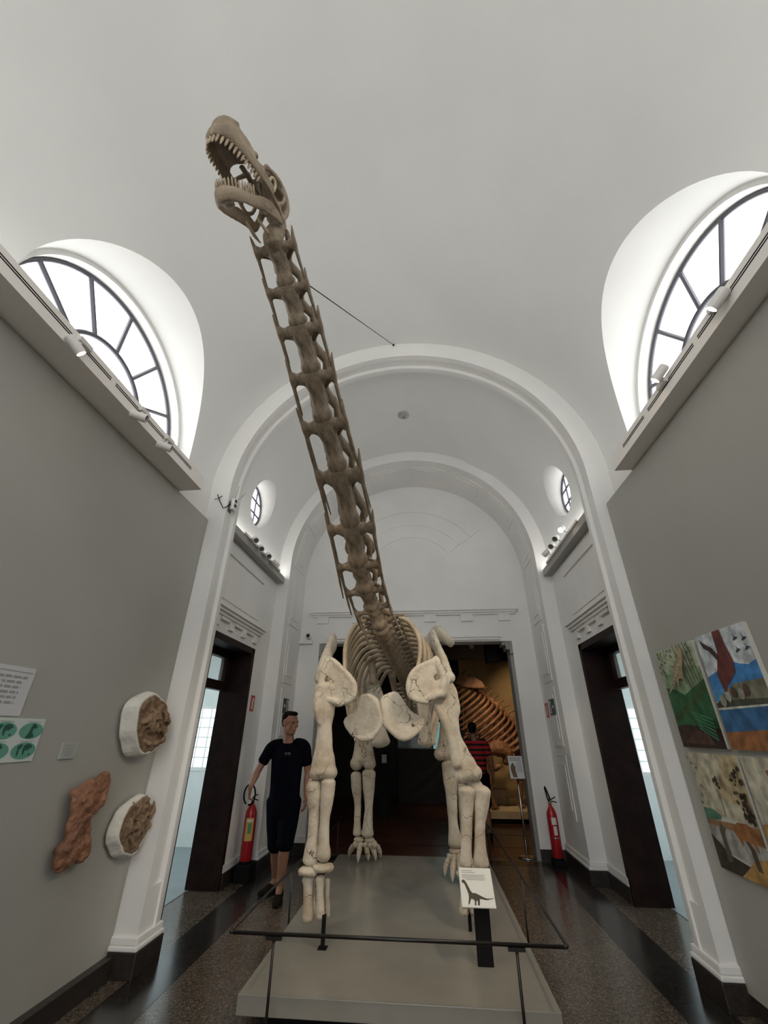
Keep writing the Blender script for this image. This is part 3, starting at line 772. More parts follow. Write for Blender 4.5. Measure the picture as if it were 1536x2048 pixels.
# ---- neck
NP10, NP1 = aty(750, 1212, 4.0), aty(557, 495, 1.35)
nd = (NP1 - NP10).normalized()
def onneck(u, v):
    r = ray(u, v).normalized(); w0 = EYEP - NP10
    b_ = r.dot(nd); d_ = r.dot(w0); e_ = nd.dot(w0)
    t = (b_ * e_ - d_) / (1 - b_ * b_)
    return EYEP + r * t
J = [onneck(u, v) for u, v in ((548, 484), (573, 567), (597, 645), (623, 738), (646, 834), (676, 933), (701, 1043), (716, 1121), (730, 1174), (744, 1212))]
J.append(aty(760, 1250, 4.12))
HW = (.120, .128, .140, .150, .160, .176, .190, .185, .175, .165)
def cervical_mesh(var):
    b = MB()
    b.bone([(1.02, 0, 0), (.92, 0, 0), (.76, 0, -.02), (.5, 0, .02), (.26, 0, .02), (.06, 0, 0), (0, 0, 0)], [(.38, .36), (.46, .44), (.46, .42), (.345, .36), (.36, .38), (.50, .48), (.49, .46)], 18, (0, 1, 0))
    for s in (-1, 1):
        b.bone([(.80, s * .22, -.03), (.84, s * .45, -.10), (.86, s * .68, -.13), (.85, s * .98, -.10)], [(.27, .26), (.15, .20), (.105, .14), (.21, .12)], 12, (1, 0, 0))
        b.bone([(.80, s * .9, -.02), (.74, s * .66, .34), (.62, s * .30, .72)], [(.09, .08), (.09, .10), (.13, .14)], 10, (1, 0, 0))
        b.bone([(.55, s * .22, .80), (.86, s * .46, .86), (1.16, s * .54, .92)], [.19, .15, .13], 10)
        b.bone([(.4, s * .22, .84), (.12, s * .50, .98), (-.06, s * .60, 1.04 + .06 * var)], [.19, .17, .20], 10)
        b.bone([(.55, s * .3, .1), (.3, s * .36, .1)], [.1, .1], 8)
    b.bone([(.85, 0, .42), (.6, 0, .6), (.3, 0, .6), (.12, 0, .5)], [(.22, .22), (.24, .34), (.24, .34), (.2, .22)], 12, (0, 1, 0))
    b.bone([(.52, 0, .8), (.44, 0, 1.2), (.40 - .06 * var, 0, 1.45)], [(.26, .12), (.18, .09), (.15, .10)], 12, (1, 0, 0))
    return b
def rib_mesh(s):
    return MB().bone([(1.24, s * 1.07, -.02), (1.10, s * 1.03, -.07), (.97, s * 1.0, -.10), (.84, s * .99, -.11), (.6, s * .99, -.12), (.1, s * 1.02, -.13), (-.5, s * 1.06, -.14), (-1.0, s * 1.08, -.14)], [.03, .07, .10, .12, .085, .065, .055, .028], 10)
cm = []
for i in range(10):
    P1, P0 = J[i], J[i + 1]
    ax = (P1 - P0); L = ax.length; ax.normalize()
    sd = Vector((1, 0, 0)); sd = (sd - ax * sd.dot(ax)).normalized(); dv = ax.cross(sd)
    if dv.z < 0: dv = -dv
    m = Matrix((ax * L, sd * HW[i], dv * HW[i])).transposed().to_4x4(); m.translation = P0
    if i < 2:
        o = organic('cervical_vertebra', cervical_mesh(i), M_NECK, None, .045, 3, rough=.012)
        cm.append((o, [obj('cervical_rib', rib_mesh(s), M_NECK, None, True) for s in (-1, 1)]))
        v, ribs = cm[i]
    else:
        src = cm[i % 2]
        v = src[0].copy(); COL.objects.link(v); ribs = []
        for r_ in src[1]:
            c = r_.copy(); COL.objects.link(c); ribs.append(c)
        SHARED = globals().setdefault('SHARED', []); SHARED.append((v, src[0]))
    v.parent = sk; v.matrix_parent_inverse = WM[sk.name].inverted(); v.matrix_basis = m
    for r_ in ribs:
        r_.parent = v; r_.matrix_parent_inverse = Matrix.Identity(4); r_.matrix_basis = Matrix.Identity(4)

# ---- skull
SO = aty(534, 427, 1.24); KS = .90
_yw, _pt, _rl = math.radians(17.5), math.radians(-11), math.radians(13)
sf = Vector((-math.sin(_yw) * math.cos(_pt), -math.cos(_yw) * math.cos(_pt), math.sin(_pt)))
su = Vector((0, 0, 1)); su = (su - sf * su.dot(sf)).normalized(); ss = su.cross(sf)
su = (su * math.cos(_rl) + ss * math.sin(_rl)).normalized(); ss = su.cross(sf)
SM = Matrix((sf * KS, ss * KS, su * KS)).transposed().to_4x4(); SM.translation = SO
def shell(rows_out, th):
    rings = []
    for r in rows_out:
        c = sum((Vector(p) for p in r), Vector()) / len(r); c.z = r[0][2]
        inn = [Vector(p) + (c - Vector(p)).normalized() * th for p in r]
        rings.append([Vector(p) for p in r] + inn[::-1])
    return rings
b = MB()
archU = [(.10, .112, .03), (.20, .112, .03), (.30, .106, .035), (.38, .092, .035), (.435, .068, .035), (.465, .036, .035), (.472, 0, .035)]
arch = archU + [(a, -c, d) for a, c, d in archU[:-1][::-1]]
b.tube(arch, [(.020, .030)] + [(.020, .040)] * (len(arch) - 2) + [(.020, .030)], 10, (0, 0, 1)) if False else None
b.bone(arch, [(.026, .015)] + [(.042, .018)] * (len(arch) - 2) + [(.026, .015)], 10, (0, 0, 1), sub=3)
st = []
for f_, hw, h in ((.480, .040, .075), (.474, .062, .115), (.445, .088, .150), (.39, .104, .172), (.32, .110, .172), (.265, .106, .160)):
    st.append([(f_ - .02 * math.sin(t), hw * math.cos(t), .03 + h * math.sin(t)) for t in [math.pi * k / 14 for k in range(15)]])
b.loft(shell(st, .018))
b.bone([(.30, 0, .17), (.22, 0, .185), (.12, 0, .18), (.04, 0, .17)], [(.05, .016), (.022, .014), (.05, .016), (.085, .02)], 12, (0, 1, 0))
b.bone([(.10, 0, .175), (.02, 0, .17), (-.06, 0, .135)], [(.085, .02), (.09, .024), (.07, .03)], 12, (0, 1, 0))
for s in (-1, 1):
    b.bone([(.21, s * .108, .04), (.185, s * .098, .10), (.15, s * .075, .165)], [.012, .013, .017], 8)
    b.bone([(.295, s * .10, .07), (.25, s * .082, .13), (.21, s * .04, .178)], [.014, .012, .013], 8)
    b.bone([(.27, s * .110, .02), (.15, s * .120, .0), (.05, s * .122, -.025), (-.02, s * .112, -.045)], [.016, .014, .015, .022], 8)
    b.bone([(.03, s * .085, .16), (.0, s * .118, .10), (.01, s * .124, .03), (.045, s * .121, -.015)], [.018, .014, .013, .013], 8)
    b.bone([(-.04, s * .085, .13), (-.05, s * .108, .04), (-.03, s * .108, -.06)], [.026, .022, .022], 8)
    b.bone([(.02, s * .03, .02), (.12, s * .055, -.005), (.2, s * .095, .03)], [.014, .013, .012], 8)
    b.bone([(.15, s * .075, .165), (.06, s * .10, .158), (-.03, s * .09, .14)], [.016, .017, .02], 8)
b.sphere((-.055, 0, .085), (.06, .08, .065)); b.bone([(-.06, 0, .05), (-.12, 0, .03)], [.04, .035], 10)
b.bone([(-.02, 0, .05), (.1, 0, .045), (.26, 0, .06)], [(.03, .012), (.018, .012), (.02, .012)], 8, (0, 1, 0))
b.sphere((.452, 0, .10), (.03, .05, .06)); b.bone([(.47, 0, .05), (.44, 0, .15), (.38, 0, .19)], [(.04, .02), (.05, .025), (.06, .022)], 10, (0, 1, 0))
b.move(SM)
skull = organic('skull', b, M_NECK, sk, .0065, 3, rough=.003)
for s in (-1, 1):
    ring = [SM @ Vector((.10 + .026 * math.cos(t), s * .10, .08 + .045 * math.sin(t))) for t in [2 * math.pi * k / 20 for k in range(21)]]
    obj('sclerotic_ring', MB().tube(ring, .008, 8, cap=False), M_BONE2, skull, True)
M_TOOTH = mat('dark_tooth', (.34, .26, .17), .4, var=.25, vscale=40)
def arclen(pts, n):
    pts = [Vector(p) for p in pts]; d = [0]
    for i in range(1, len(pts)): d.append(d[-1] + (pts[i] - pts[i - 1]).length)
    out = []
    for k in range(n):
        t = d[-1] * (k + .5) / n
        i = max(j for j in range(len(d)) if d[j] <= t); i = min(i, len(pts) - 2)
        out.append(pts[i].lerp(pts[i + 1], (t - d[i]) / (d[i + 1] - d[i])))
    return out
random.seed(4)
for p in arclen(arch[1:-1], 26):
    q0 = p + Vector((0, 0, -.028)); ln = .040 + .010 * random.random() + .014 * max(0, (p.x - .3) / .17)
    q1 = q0 + Vector((.004, p.y * -.06, -ln))
    obj('tooth', MB().bone([SM @ q0, SM @ q0.lerp(q1, .6), SM @ q1], [(.0085, .0065), (.0085, .006), (.003, .003)], 8), M_TOOTH, skull, True)
organic('atlas', MB().bone([SM @ Vector((-.06, 0, .05)), SM @ Vector((-.12, 0, .02)), J[0] + nd * .02, J[0] - nd * .05], [(.055, .05), (.05, .045), (.062, .055), (.055, .05)], 14, ss), M_NECK, sk, .008, 3, rough=.004)
# lower jaw swung open about the hinge
hinge = Vector((-.035, 0, -.065)); JA = math.radians(25)
JM = SM @ Matrix.Translation(hinge) @ Matrix.Rotation(JA, 4, 'Y')
jU = [(0, .108, 0), (.06, .112, .02), (.14, .112, .03), (.24, .105, .012), (.32, .088, .004), (.37, .062, .002), (.395, .032, .0), (.40, 0, .0)]
jaw = jU + [(a, -c, d) for a, c, d in jU[:-1][::-1]]
b = MB(); jr = [(.022, .015), (.038, .014), (.046, .013), (.036, .014), (.036, .016), (.042, .018), (.046, .020), (.048, .021)]
b.bone(jaw, jr + jr[:-1][::-1], 10, (0, 0, 1), sub=3)
b.bone([(.38, 0, -.02), (.34, 0, -.035)], [(.05, .02), (.04, .014)], 8, (0, 1, 0))
b.move(JM)
lj = organic('lower_jaw', b, M_NECK, sk, .0065, 3, rough=.003)
for p in arclen(jaw[3:-3], 22):
    q0 = p + Vector((0, 0, .028)); q1 = q0 + Vector((.006, p.y * .05, .046 + .012 * random.random()))
    obj('tooth', MB().bone([JM @ q0, JM @ q0.lerp(q1, .6), JM @ q1], [(.0085, .006), (.008, .006), (.003, .003)], 8), M_TOOTH, lj, True)
for s in (-1, 1):   # thin throat bones under the jaw
    obj('throat_bone', MB().bone([JM @ Vector((.16, s * .045, -.03)), JM @ Vector((.09, s * .05, -.075)), JM @ Vector((.03, s * .05, -.10))], [.006, .011, .004], 8), M_BONE2, sk, True)

# ---- long bones from rows of (left edge, right edge, height) in the photograph at a given distance
def limb(name, rows, y, ratio=.8, material=None, extra=None, voxel=.0095, rough=.003):
    pts, rad = [], []
    for i, r in enumerate(rows):
        u0, u1, v = r[:3]; yy = r[3] if len(r) > 3 else y
        a, c = aty(u0, v, yy), aty(u1, v, yy)
        pts.append((a + c) / 2); w = (c - a).length / 2 * 1.07; k = r[4] if len(r) > 4 else ratio
        rad.append((w, w * k))
    b = MB().bone(pts, rad, 16, (1, 0, 0), sub=4)
    if extra: extra(b)
    return organic(name, b, material or M_BONE, sk, voxel, 4, rough=rough)

# left foreleg (the one with the taller black rod)
YF = 3.86
def cond(b):
    for u in (634, 660):
        p = aty(u, 1545, YF); b.sphere(p, (.060, .075, .055))
    b.bone([aty(634, 1390, YF - .05), aty(634, 1420, YF - .06), aty(640, 1450, YF - .04)], [.028, .034, .016], 8)
limb('humerus', [(632, 676, 1372, YF, .6), (628, 674, 1395, YF, .55), (633, 668, 1425), (636, 663, 1452), (632, 664, 1490), (625, 669, 1525), (621, 672, 1545)], YF, .75, extra=cond)
def e1(b): b.bone([aty(622, 1575, YF + .06), aty(630, 1561, YF + .05), aty(648, 1556, YF + .08)], [.04, .045, .035], 10)
limb('ulna', [(613, 641, 1568), (615, 643, 1590), (618, 639, 1630), (616, 637, 1670), (608, 636, 1710), (605, 634, 1724)], YF, .8, extra=e1)
limb('radius', [(643, 671, 1563), (642, 668, 1590), (640, 659, 1640), (637, 658, 1680), (634, 661, 1708), (635, 660, 1717)], YF - .02, .8)
for (u, v, w) in ((617, 1742, 16), (646, 1735, 17)):
    p = aty(u, v, YF - .01); organic('carpal', MB().sphere(p, (w / 827 * 4.1, .07, .030)).box(p.x - w / 1000 * 3.9, p.x + w / 1000 * 3.9, p.y - .045, p.y + .045, p.z - .022, p.z + .022), M_BONE, sk, .009, 3, rough=.004)
for (u0, u1, v0, v1, dy) in ((604, 628, 1758, 1842, 0), (630, 650, 1756, 1838, -.01), (648, 661, 1760, 1836, .07), (612, 632, 1760, 1830, .10)):
    w = u1 - u0
    limb('metacarpal', [(u0, u1, v0), (u0 + .12 * w, u1 - .12 * w, v0 + 14), (u0 + .14 * w, u1 - .14 * w, (v0 + v1) / 2), (u0 + .05 * w, u1 - .05 * w, v1 - 16), (u0 + .02 * w, u1 - .02 * w, v1 - 4)], YF + dy, .9)
p = aty(646, 1836, 3.84); q0 = atz(645, 1897, PT)
obj('support_rod', MB().box(q0.x - .0125, q0.x + .0125, q0.y - .0125, q0.y + .0125, PT, p.z + .02), M_BLACK, sk)
obj('support_foot', MB().box(q0.x - .03, q0.x + .03, q0.y - .03, q0.y + .03, PT, PT + .006), M_BLACK, sk)

# right foreleg
YG = 4.2
def cond2(b):
    for u, v in ((921, 1552), (951, 1546)):
        b.sphere(aty(u, v, YG), (.058, .07, .06))
    b.bone([aty(872, 1410, YG - .06), aty(890, 1440, YG - .07), aty(905, 1485, YG - .06), aty(915, 1530, YG - .05)], [.03, .045, .04, .05], 10)
limb('humerus', [(868, 902, 1362, YG, .55), (866, 914, 1388, YG, .5), (874, 920, 1418, YG, .6), (888, 917, 1446), (895, 922, 1475), (902, 937, 1506), (908, 952, 1532), (912, 960, 1550)], YG, .75, extra=cond2)
def e2(b): b.bone([aty(955, 1572, YG + .02), aty(945, 1573, YG + .09), aty(930, 1580, YG + .08)], [.05, .055, .04], 10)
limb('radius', [(917, 951, 1580), (922, 947, 1605), (924, 944, 1650), (922, 943, 1700), (919, 945, 1730)], YG, .8)
limb('ulna', [(948, 981, 1580), (949, 978, 1605), (950, 970, 1650), (949, 971, 1690), (947, 978, 1730)], YG + .01, .85, extra=e2)
for (u, v, w) in ((931, 1747, 15), (961, 1745, 16)):
    organic('carpal', MB().sphere(aty(u, v, YG), (w / 827 * 4.2, .06, .034)), M_BONE, sk, .009, 3, rough=.004)
for (u0, u1, v0, v1, dy) in ((918, 938, 1762, 1832, 0), (939, 957, 1762, 1832, -.01), (958, 974, 1762, 1830, .03), (925, 942, 1766, 1826, .10)):
    w = u1 - u0
    limb('metacarpal', [(u0, u1, v0), (u0 + .12 * w, u1 - .12 * w, v0 + 12), (u0 + .14 * w, u1 - .14 * w, (v0 + v1) / 2), (u0 + .02 * w, u1 - .02 * w, v1 - 6)], YG + dy, .9)
q0 = atz(941, 1862, PT); p = aty(938, 1828, q0.y)
obj('support_rod', MB().box(q0.x - .0125, q0.x + .0125, q0.y - .0125, q0.y + .0125, PT, p.z + .02), M_BLACK, sk)

# hind legs
D0, D1 = aty(762, 1256, 4.16), aty(812, 1362, 5.75)
YR = 5.95
def kn(b):
    for u in (713, 739): b.sphere(aty(u, 1527, YR), (.082, .10, .075))
    b.bone([aty(732, 1350, 5.87), aty(738, 1336, 5.86), Vector((D1.x - .20, 5.85, aty(738, 1330, 5.86).z))], [.10, .09, .09], 12)
limb('femur', [(716, 750, 1330, 5.85, .6), (713, 746, 1365, 5.88, .6), (714, 743, 1410), (714, 743, 1450), (710, 745, 1490), (705, 749, 1520)], YR, .75, extra=kn)
limb('fibula', [(702, 722, 1548), (703, 723, 1570), (709, 722, 1610), (708, 721, 1645), (706, 723, 1668)], YR, .8)
limb('tibia', [(725, 751, 1545), (726, 749, 1570), (730, 745, 1615), (727, 745, 1645), (723, 747, 1669)], YR - .02, .85)
for (u, v, w) in ((718, 1679, 9), (739, 1680, 9)):
    organic('tarsal', MB().sphere(aty(u, v, YR), (w / 827 * 5.9, .06, .03)), M_BONE, sk, .009, 3, rough=.003)
def foot(ank, tips, y0, y1):
    n = len(tips)
    for k, (u, v) in enumerate(tips):
        a = aty(ank[0] + (k - (n - 1) / 2) * 9, ank[1], y0); t = atz(u, v, PT + .012)
        m = a.lerp(t, .52); m.z += .035
        limb_pts = [a, a.lerp(m, .5), m]
        organic('metatarsal', MB().bone(limb_pts, [.040, .027, .034], 10, sub=4), M_BONE, sk, .0085, 3, rough=.003)
        m2 = m.lerp(t, .12); c1 = m.lerp(t, .62); c1.z += .02
        organic('claw', MB().bone([m2, c1, t], [(.032, .034), (.025, .028), (.006, .008)], 10, sub=4), M_BONE, sk, .0085, 2, rough=.002)
foot((730, 1688), ((697, 1716), (716, 1726), (737, 1724), (752, 1722), (762, 1716)), 5.93, 5.8)
YQ = 5.52
def kn2(b):
    for u in (880, 900): b.sphere(aty(u, 1508, YQ), (.07, .09, .07))
    b.bone([aty(884, 1372, 5.66), aty(874, 1352, 5.7), Vector((D1.x + .20, 5.78, aty(860, 1345, 5.75).z))], [.10, .09, .09], 12)
limb('femur', [(866, 894, 1352, 5.7, .6), (872, 903, 1378, 5.66, .6), (880, 909, 1424, 5.6), (880, 908, 1465), (874, 909, 1500), (871, 908, 1512)], YQ, .75, extra=kn2)
limb('tibia', [(884, 916, 1528), (886, 914, 1550), (893, 914, 1600), (897, 915, 1645), (897, 926, 1688)], YQ, .85)
limb('fibula', [(914, 930, 1530), (914, 928, 1560), (917, 928, 1610), (920, 930, 1650), (920, 934, 1688)], YQ + .05, .85)
for (u, v, w) in ((910, 1702, 10), (928, 1702, 9)):
    organic('tarsal', MB().sphere(aty(u, v, YQ), (w / 827 * 5.5, .06, .03)), M_BONE, sk, .009, 3, rough=.003)
foot((918, 1712), ((889, 1754), (905, 1765), (922, 1768), (940, 1766), (955, 1760)), 5.5, 5.4)

# ---- trunk: back bones, ribs, shoulder girdle, breast plates, hips
D0, D1 = aty(762, 1256, 4.16), aty(812, 1362, 5.75)
ND = 12
DA = (D1 - D0).normalized(); DS = Vector((1, 0, 0)); DS = (DS - DA * DS.dot(DA)).normalized(); DU = DS.cross(DA)
def dorsal(L):
    b = MB()
    b.bone([(0, -L * .5, 0), (0, -L * .3, 0), (0, 0, .005), (0, L * .3, 0), (0, L * .5, 0)], [.088, .08, .065, .08, .088], 14)
    b.bone([(0, 0, .05), (0, 0, .16), (0, .02, .30)], [(.035, .055), (.025, .045), (.03, .05)], 10, (1, 0, 0))
    for s in (-1, 1):
        b.bone([(s * .03, 0, .10), (s * .12, .0, .135), (s * .21, .0, .15)], [(.05, .03), (.04, .022), (.038, .024)], 10, (0, 1, 0))
        b.bone([(s * .03, 0, .02), (s * .10, -.02, .04)], [.035, .025], 8)
    return b
LD = (D1 - D0).length / ND
RIBZ = (.60, .66, .72, .78, .82, .85, .86, .84, .80, .74, .66, .56)
dorsals = []
for i in range(ND):
    c = D0.lerp(D1, (i + .5) / ND)
    m = Matrix((DS, DA, DU)).transposed().to_4x4(); m.translation = c
    if i == 0:
        o = organic('dorsal_vertebra', dorsal(LD), M_NECK, None, .011, 3, rough=.004); src = o
    else:
        o = src.copy(); COL.objects.link(o); SHARED.append((o, src))
    o.parent = sk; o.matrix_parent_inverse = WM[sk.name].inverted(); o.matrix_basis = m
    dp = RIBZ[i]
    for s in (-1, 1):
        wd_ = (.39, .42, .45, .48, .50, .50, .49, .48, .46, .43, .40, .36)[i] * (1.0 if s < 0 else .94)
        if s > 0 and i < 3: dp = RIBZ[i] * .82
        pts = [c + DS * (s * .17) + DU * .13, c + DS * (s * wd_ * .72) + DU * .09 + DA * .02, c + DS * (s * wd_ * .97) - DU * (.12 * dp) + DA * .05,
               c + DS * (s * wd_) - DU * (.42 * dp) + DA * .07, c + DS * (s * wd_ * .93) - DU * (.72 * dp) + DA * .06, c + DS * (s * wd_ * .80) - DU * dp + DA * .03]
        organic('rib', MB().bone(pts, [(.024, .036), (.026, .038), (.024, .037), (.022, .036), (.020, .033), (.014, .022)], 10, (1, 0, 0), sub=4), M_BONE2, sk, .009, 2, rough=.002)

def fill_plate(outline, holes, d):
    bm = bmesh.new(); es = []
    for loop in [outline] + holes:
        vs = [bm.verts.new(p) for p in loop]
        es += [bm.edges.new((vs[i], vs[(i + 1) % len(vs)])) for i in range(len(vs))]
    bmesh.ops.triangle_fill(bm, use_beauty=True, edges=es)
    g = bmesh.ops.extrude_face_region(bm, geom=bm.faces[:])
    top = [e for e in g['geom'] if isinstance(e, bmesh.types.BMVert)]
    bmesh.ops.translate(bm, vec=Vector(d), verts=top)
    bmesh.ops.recalc_face_normals(bm, faces=bm.faces)
    bm.verts.index_update()
    b = MB(); b.v = [tuple(v.co) for v in bm.verts]; b.f = [tuple(v.index for v in f.verts) for f in bm.faces]; bm.free(); return b
def smooth_loop(pts, n=4):
    out = []; k = len(pts)
    for i in range(k):
        p0, p1, p2, p3 = (Vector(pts[(i + j - 1) % k]) for j in range(4))
        for q in range(n):
            t = q / n
            out.append(0.5 * ((2 * p1) + (p2 - p0) * t + (2 * p0 - 5 * p1 + 4 * p2 - p3) * t * t + (3 * p1 - p0 - 3 * p2 + p3) * t ** 3))
    return out
def circle_hole(u, v, y, r): return [aty(u, v, y) + Vector((r * math.cos(t), 0, r * math.sin(t))) for t in [-2 * math.pi * k / 12 for k in range(12)]]
# breast plates
for nm, pts, yc, uc in (('L', ((555, 1112), (600, 1094), (650, 1105), (690, 1150), (710, 1230), (725, 1330), (690, 1400), (640, 1465), (560, 1478), (500, 1450), (450, 1400), (412, 1325), (455, 1285), (515, 1255), (540, 1185)), 4.02, 715),
                        ('R', ((760, 1110), (850, 1075), (890, 1105), (925, 1160), (975, 1232), (1040, 1280), (1100, 1310), (1090, 1370), (1040, 1420), (990, 1460), (930, 1475), (880, 1455), (820, 1400), (760, 1340), (745, 1260), (745, 1170)), 4.08, 735)):
    lp = []
    for x, y in pts:
        u, v = z4(x, y); yy = yc + abs(x - uc) / 330 * .10 + (1475 - y) / 400 * .05
        lp.append(aty(u, v, yy))
    b = fill_plate(smooth_loop(lp, 3), [], (0, .05, 0))
    b.tube([p + Vector((0, .024, 0)) for p in smooth_loop(lp, 3)] + [lp[0] + Vector((0, .024, 0))], .027, 8)
    organic('sternal_plate', b, M_PLATE, sk, .0095, 6, rough=.004)
# coracoids with their holes
for pts, hole, yc, x0, sg in ((((235, 775), (275, 760), (330, 800), (375, 850), (430, 900), (475, 960), (491, 1015), (480, 1095), (430, 1138), (340, 1165), (290, 1140), (250, 1112), (186, 1125), (184, 1000), (205, 900)), (240, 945), 3.80, 190, 1),
                          (((1240, 748), (1252, 830), (1288, 895), (1345, 920), (1322, 1000), (1315, 1086), (1250, 1078), (1165, 1140), (1090, 1132), (1020, 1110), (988, 1070), (978, 1000), (1000, 910), (1045, 850), (1125, 805), (1200, 775)), (1237, 925), 4.02, 1345, -1)):
    def yy_(x): return yc + abs(x - x0) / 300 * -.10 + .06
    lp = [aty(*z4(x, y), yy_(x)) for x, y in pts]
    lo = smooth_loop(lp, 3)
    hu, hv = z4(*hole)
    b = fill_plate(lo, [circle_hole(hu, hv, yy_(hole[0]), .026)], (0, .055, 0))
    b.tube([p + Vector((0, .02, 0)) for p in lo] + [lo[0] + Vector((0, .02, 0))], .026, 8)
    # swollen ridge round the shoulder socket
    if sg > 0: rd = ((250, 770), (205, 880), (192, 1000), (200, 1090), (260, 1125), (330, 1150))
    else: rd = ((1246, 770), (1262, 850), (1300, 930), (1290, 1010), (1290, 1070), (1240, 1080), (1170, 1120))
    b.bone([aty(*z4(x, y), yy_(x) - .008) for x, y in rd], [.02] + [.034] * (len(rd) - 2) + [.02], 10)
    organic('coracoid', b, M_PLATE, sk, .009, 4, rough=.004)
# shoulder blades
organic('scapula', MB().bone([aty(646, 1352, 4.0), aty(650, 1330, 4.15), aty(657, 1305, 4.5), aty(667, 1284, 4.95)], [(.065, .10), (.062, .09), (.05, .08), (.045, .12)], 14, (1, 0, 0), sub=5).bone([aty(636, 1360, 3.98), aty(652, 1352, 4.0), aty(660, 1375, 4.0)], [.05, .06, .05], 10), M_PLATE, sk, .010, 4, rough=.004)
organic('scapula', MB().bone([aty(893, 1352, 4.2), aty(888, 1330, 4.32), aty(878, 1305, 4.6), aty(866, 1278, 5.0)], [(.06, .10), (.05, .09), (.045, .08), (.045, .12)], 14, (1, 0, 0), sub=5).bone([aty(902, 1358, 4.16), aty(892, 1350, 4.2), aty(885, 1375, 4.2)], [.05, .06, .05], 10), M_PLATE, sk, .010, 4, rough=.004)
# hips
HX, HY = D1.x, 5.75
for s in (-1, 1):
    tip = aty(903, 1286, 5.35) if s > 0 else Vector((2 * HX - aty(903, 1286, 5.35).x, 5.35, aty(903, 1286, 5.35).z))
    mid = aty(872, 1268, 5.5) if s > 0 else Vector((2 * HX - aty(872, 1268, 5.5).x, 5.5, aty(872, 1268, 5.5).z))
    organic('ilium', MB().bone([tip, mid, (HX + s * .24, 5.85, 2.45), (HX + s * .22, 6.2, 2.35)], [(.05, .07), (.05, .12), (.04, .15), (.04, .09)], 14, (1, 0, 0), sub=5), M_PLATE, sk, .011, 4, rough=.003)
pub = ((762, 1487, 752, 1392, 734, 1345), (854, 1486, 847, 1400, 838, 1350))
for (u2, v2, u1, v1, u0, v0) in pub:
    p2, p1, p0 = aty(u2, v2, 5.05), aty(u1, v1, 5.3), aty(u0, v0, 5.65)
    m2 = p1.lerp(p2, .62)
    organic('pubis', MB().bone([p0, p1, m2, p2], [(.11, .06), (.09, .055), (.065, .05), (.105, .06)], 14, (1, 0, 0), sub=5), M_PLATE, sk, .010, 4, rough=.004)
for s in (-1, 1):
    organic('ischium', MB().bone([(HX + s * .20, 5.95, 2.2), (HX + s * .16, 6.1, 1.95), (HX + s * .10, 6.3, 1.6)], [(.05, .10), (.035, .08), (.03, .06)], 12, (1, 0, 0), sub=4), M_BONE2, sk, .011, 4)
organic('pelvic_keel', MB().bone([aty(742, 1318, 5.3), aty(745, 1345, 5.25), aty(745, 1362, 5.25)], [(.06, .06), (.04, .05), (.045, .05)], 12, (1, 0, 0)), M_BONE2, sk, .010, 3, rough=.003)
# tail bones with their spines and chevrons
t0 = D1.copy(); tE = aty(824, 1424, 8.6)
for i in range(9):
    a = t0.lerp(tE, (i + .7) / 9.0); r = .085 * (1 - i * .085)
    b = MB().bone([a - Vector((0, .14, 0)), a, a + Vector((0, .14, 0))], [r, r * .75, r], 12)
    b.bone([a + Vector((0, 0, r * .5)), a + Vector((0, .06, r * 2.8))], [(.025, .04), (.02, .04)], 8, (1, 0, 0))
    for s in (-1, 1): b.bone([a + Vector((s * r * .5, 0, 0)), a + Vector((s * r * 2.2, .03, 0))], [.03, .02], 8)
    b.bone([a + Vector((0, .1, -r * .7)), a + Vector((0, .16, -r * 3.0))], [(.022, .03), (.014, .02)], 8, (1, 0, 0))
    organic('caudal_vertebra', b, M_BONE2, sk, .011, 3, rough=.003)

# wire that holds the neck
wt = aty(787, 690, Y1 - .012); wb = J[1].lerp(J[2], .3) + Vector((.10, 0, .10))
w_ = obj('suspension_wire', MB().tube([wb, wt], .0035, 6).sphere(wt, .014, 10, 6), M_BLACK, None, True)
tag(w_, 'thin black wire from the skeleton neck to the arch', 'wire')
# ================================================================ PEOPLE
M_SKIN = mat('tan_skin', (.24, .115, .072), .6, var=.06, vscale=12)
M_HAIR = mat('black_hair', (.008, .006, .005), .9, spec=.08, bump=.4, bscale=90)
M_NAVY = mat('navy_cotton', (.0025, .003, .0065), .95, spec=.05, bump=.15, bscale=40)
M_SHORT = mat('dark_denim', (.0025, .003, .006), .95, spec=.05, bump=.15, bscale=40)
M_SHOE = mat('dark_suede', (.014, .011, .009), .95, spec=.05)
def hand(b, wrist, tip, back, side, k=1.0):
    """palm with five bent fingers of unequal length; back = outward side of the hand, side = thumb side"""
    d = (tip - wrist).normalized(); back = (back - d * back.dot(d)).normalized(); sd = Vector(side); sd = (sd - d * sd.dot(d) - back * sd.dot(back)).normalized()
    pc = wrist + d * .085 * k
    b.bone([wrist - d * .02, wrist + d * .03 * k, pc], [(.027 * k, .020 * k), (.036 * k, .018 * k), (.042 * k, .016 * k)], 12, sd)
    for i, ln in enumerate((.072, .080, .074, .058)):
        o_ = pc + sd * ((1.5 - i) * .021 * k) - d * (.004 * abs(i - 1))
        k1 = o_ + d * ln * .45 * k - back * .006; k2 = k1 + (d * .8 - back * .6).normalized() * ln * .33 * k; k3 = k2 + (d * .35 - back * .9).normalized() * ln * .27 * k
        b.bone([o_ - d * .02, k1, k2, k3], [.0092 * k, .0088 * k, .0080 * k, .0065 * k], 8)
    t0_ = wrist + d * .03 * k + sd * .026 * k; t1_ = t0_ + (d * .55 + sd * .75).normalized() * .036 * k; t2_ = t1_ + (d * .95 + sd * .1 - back * .25).normalized() * .034 * k
    b.bone([t0_, t1_, t2_], [.013 * k, .0105 * k, .008 * k], 8)

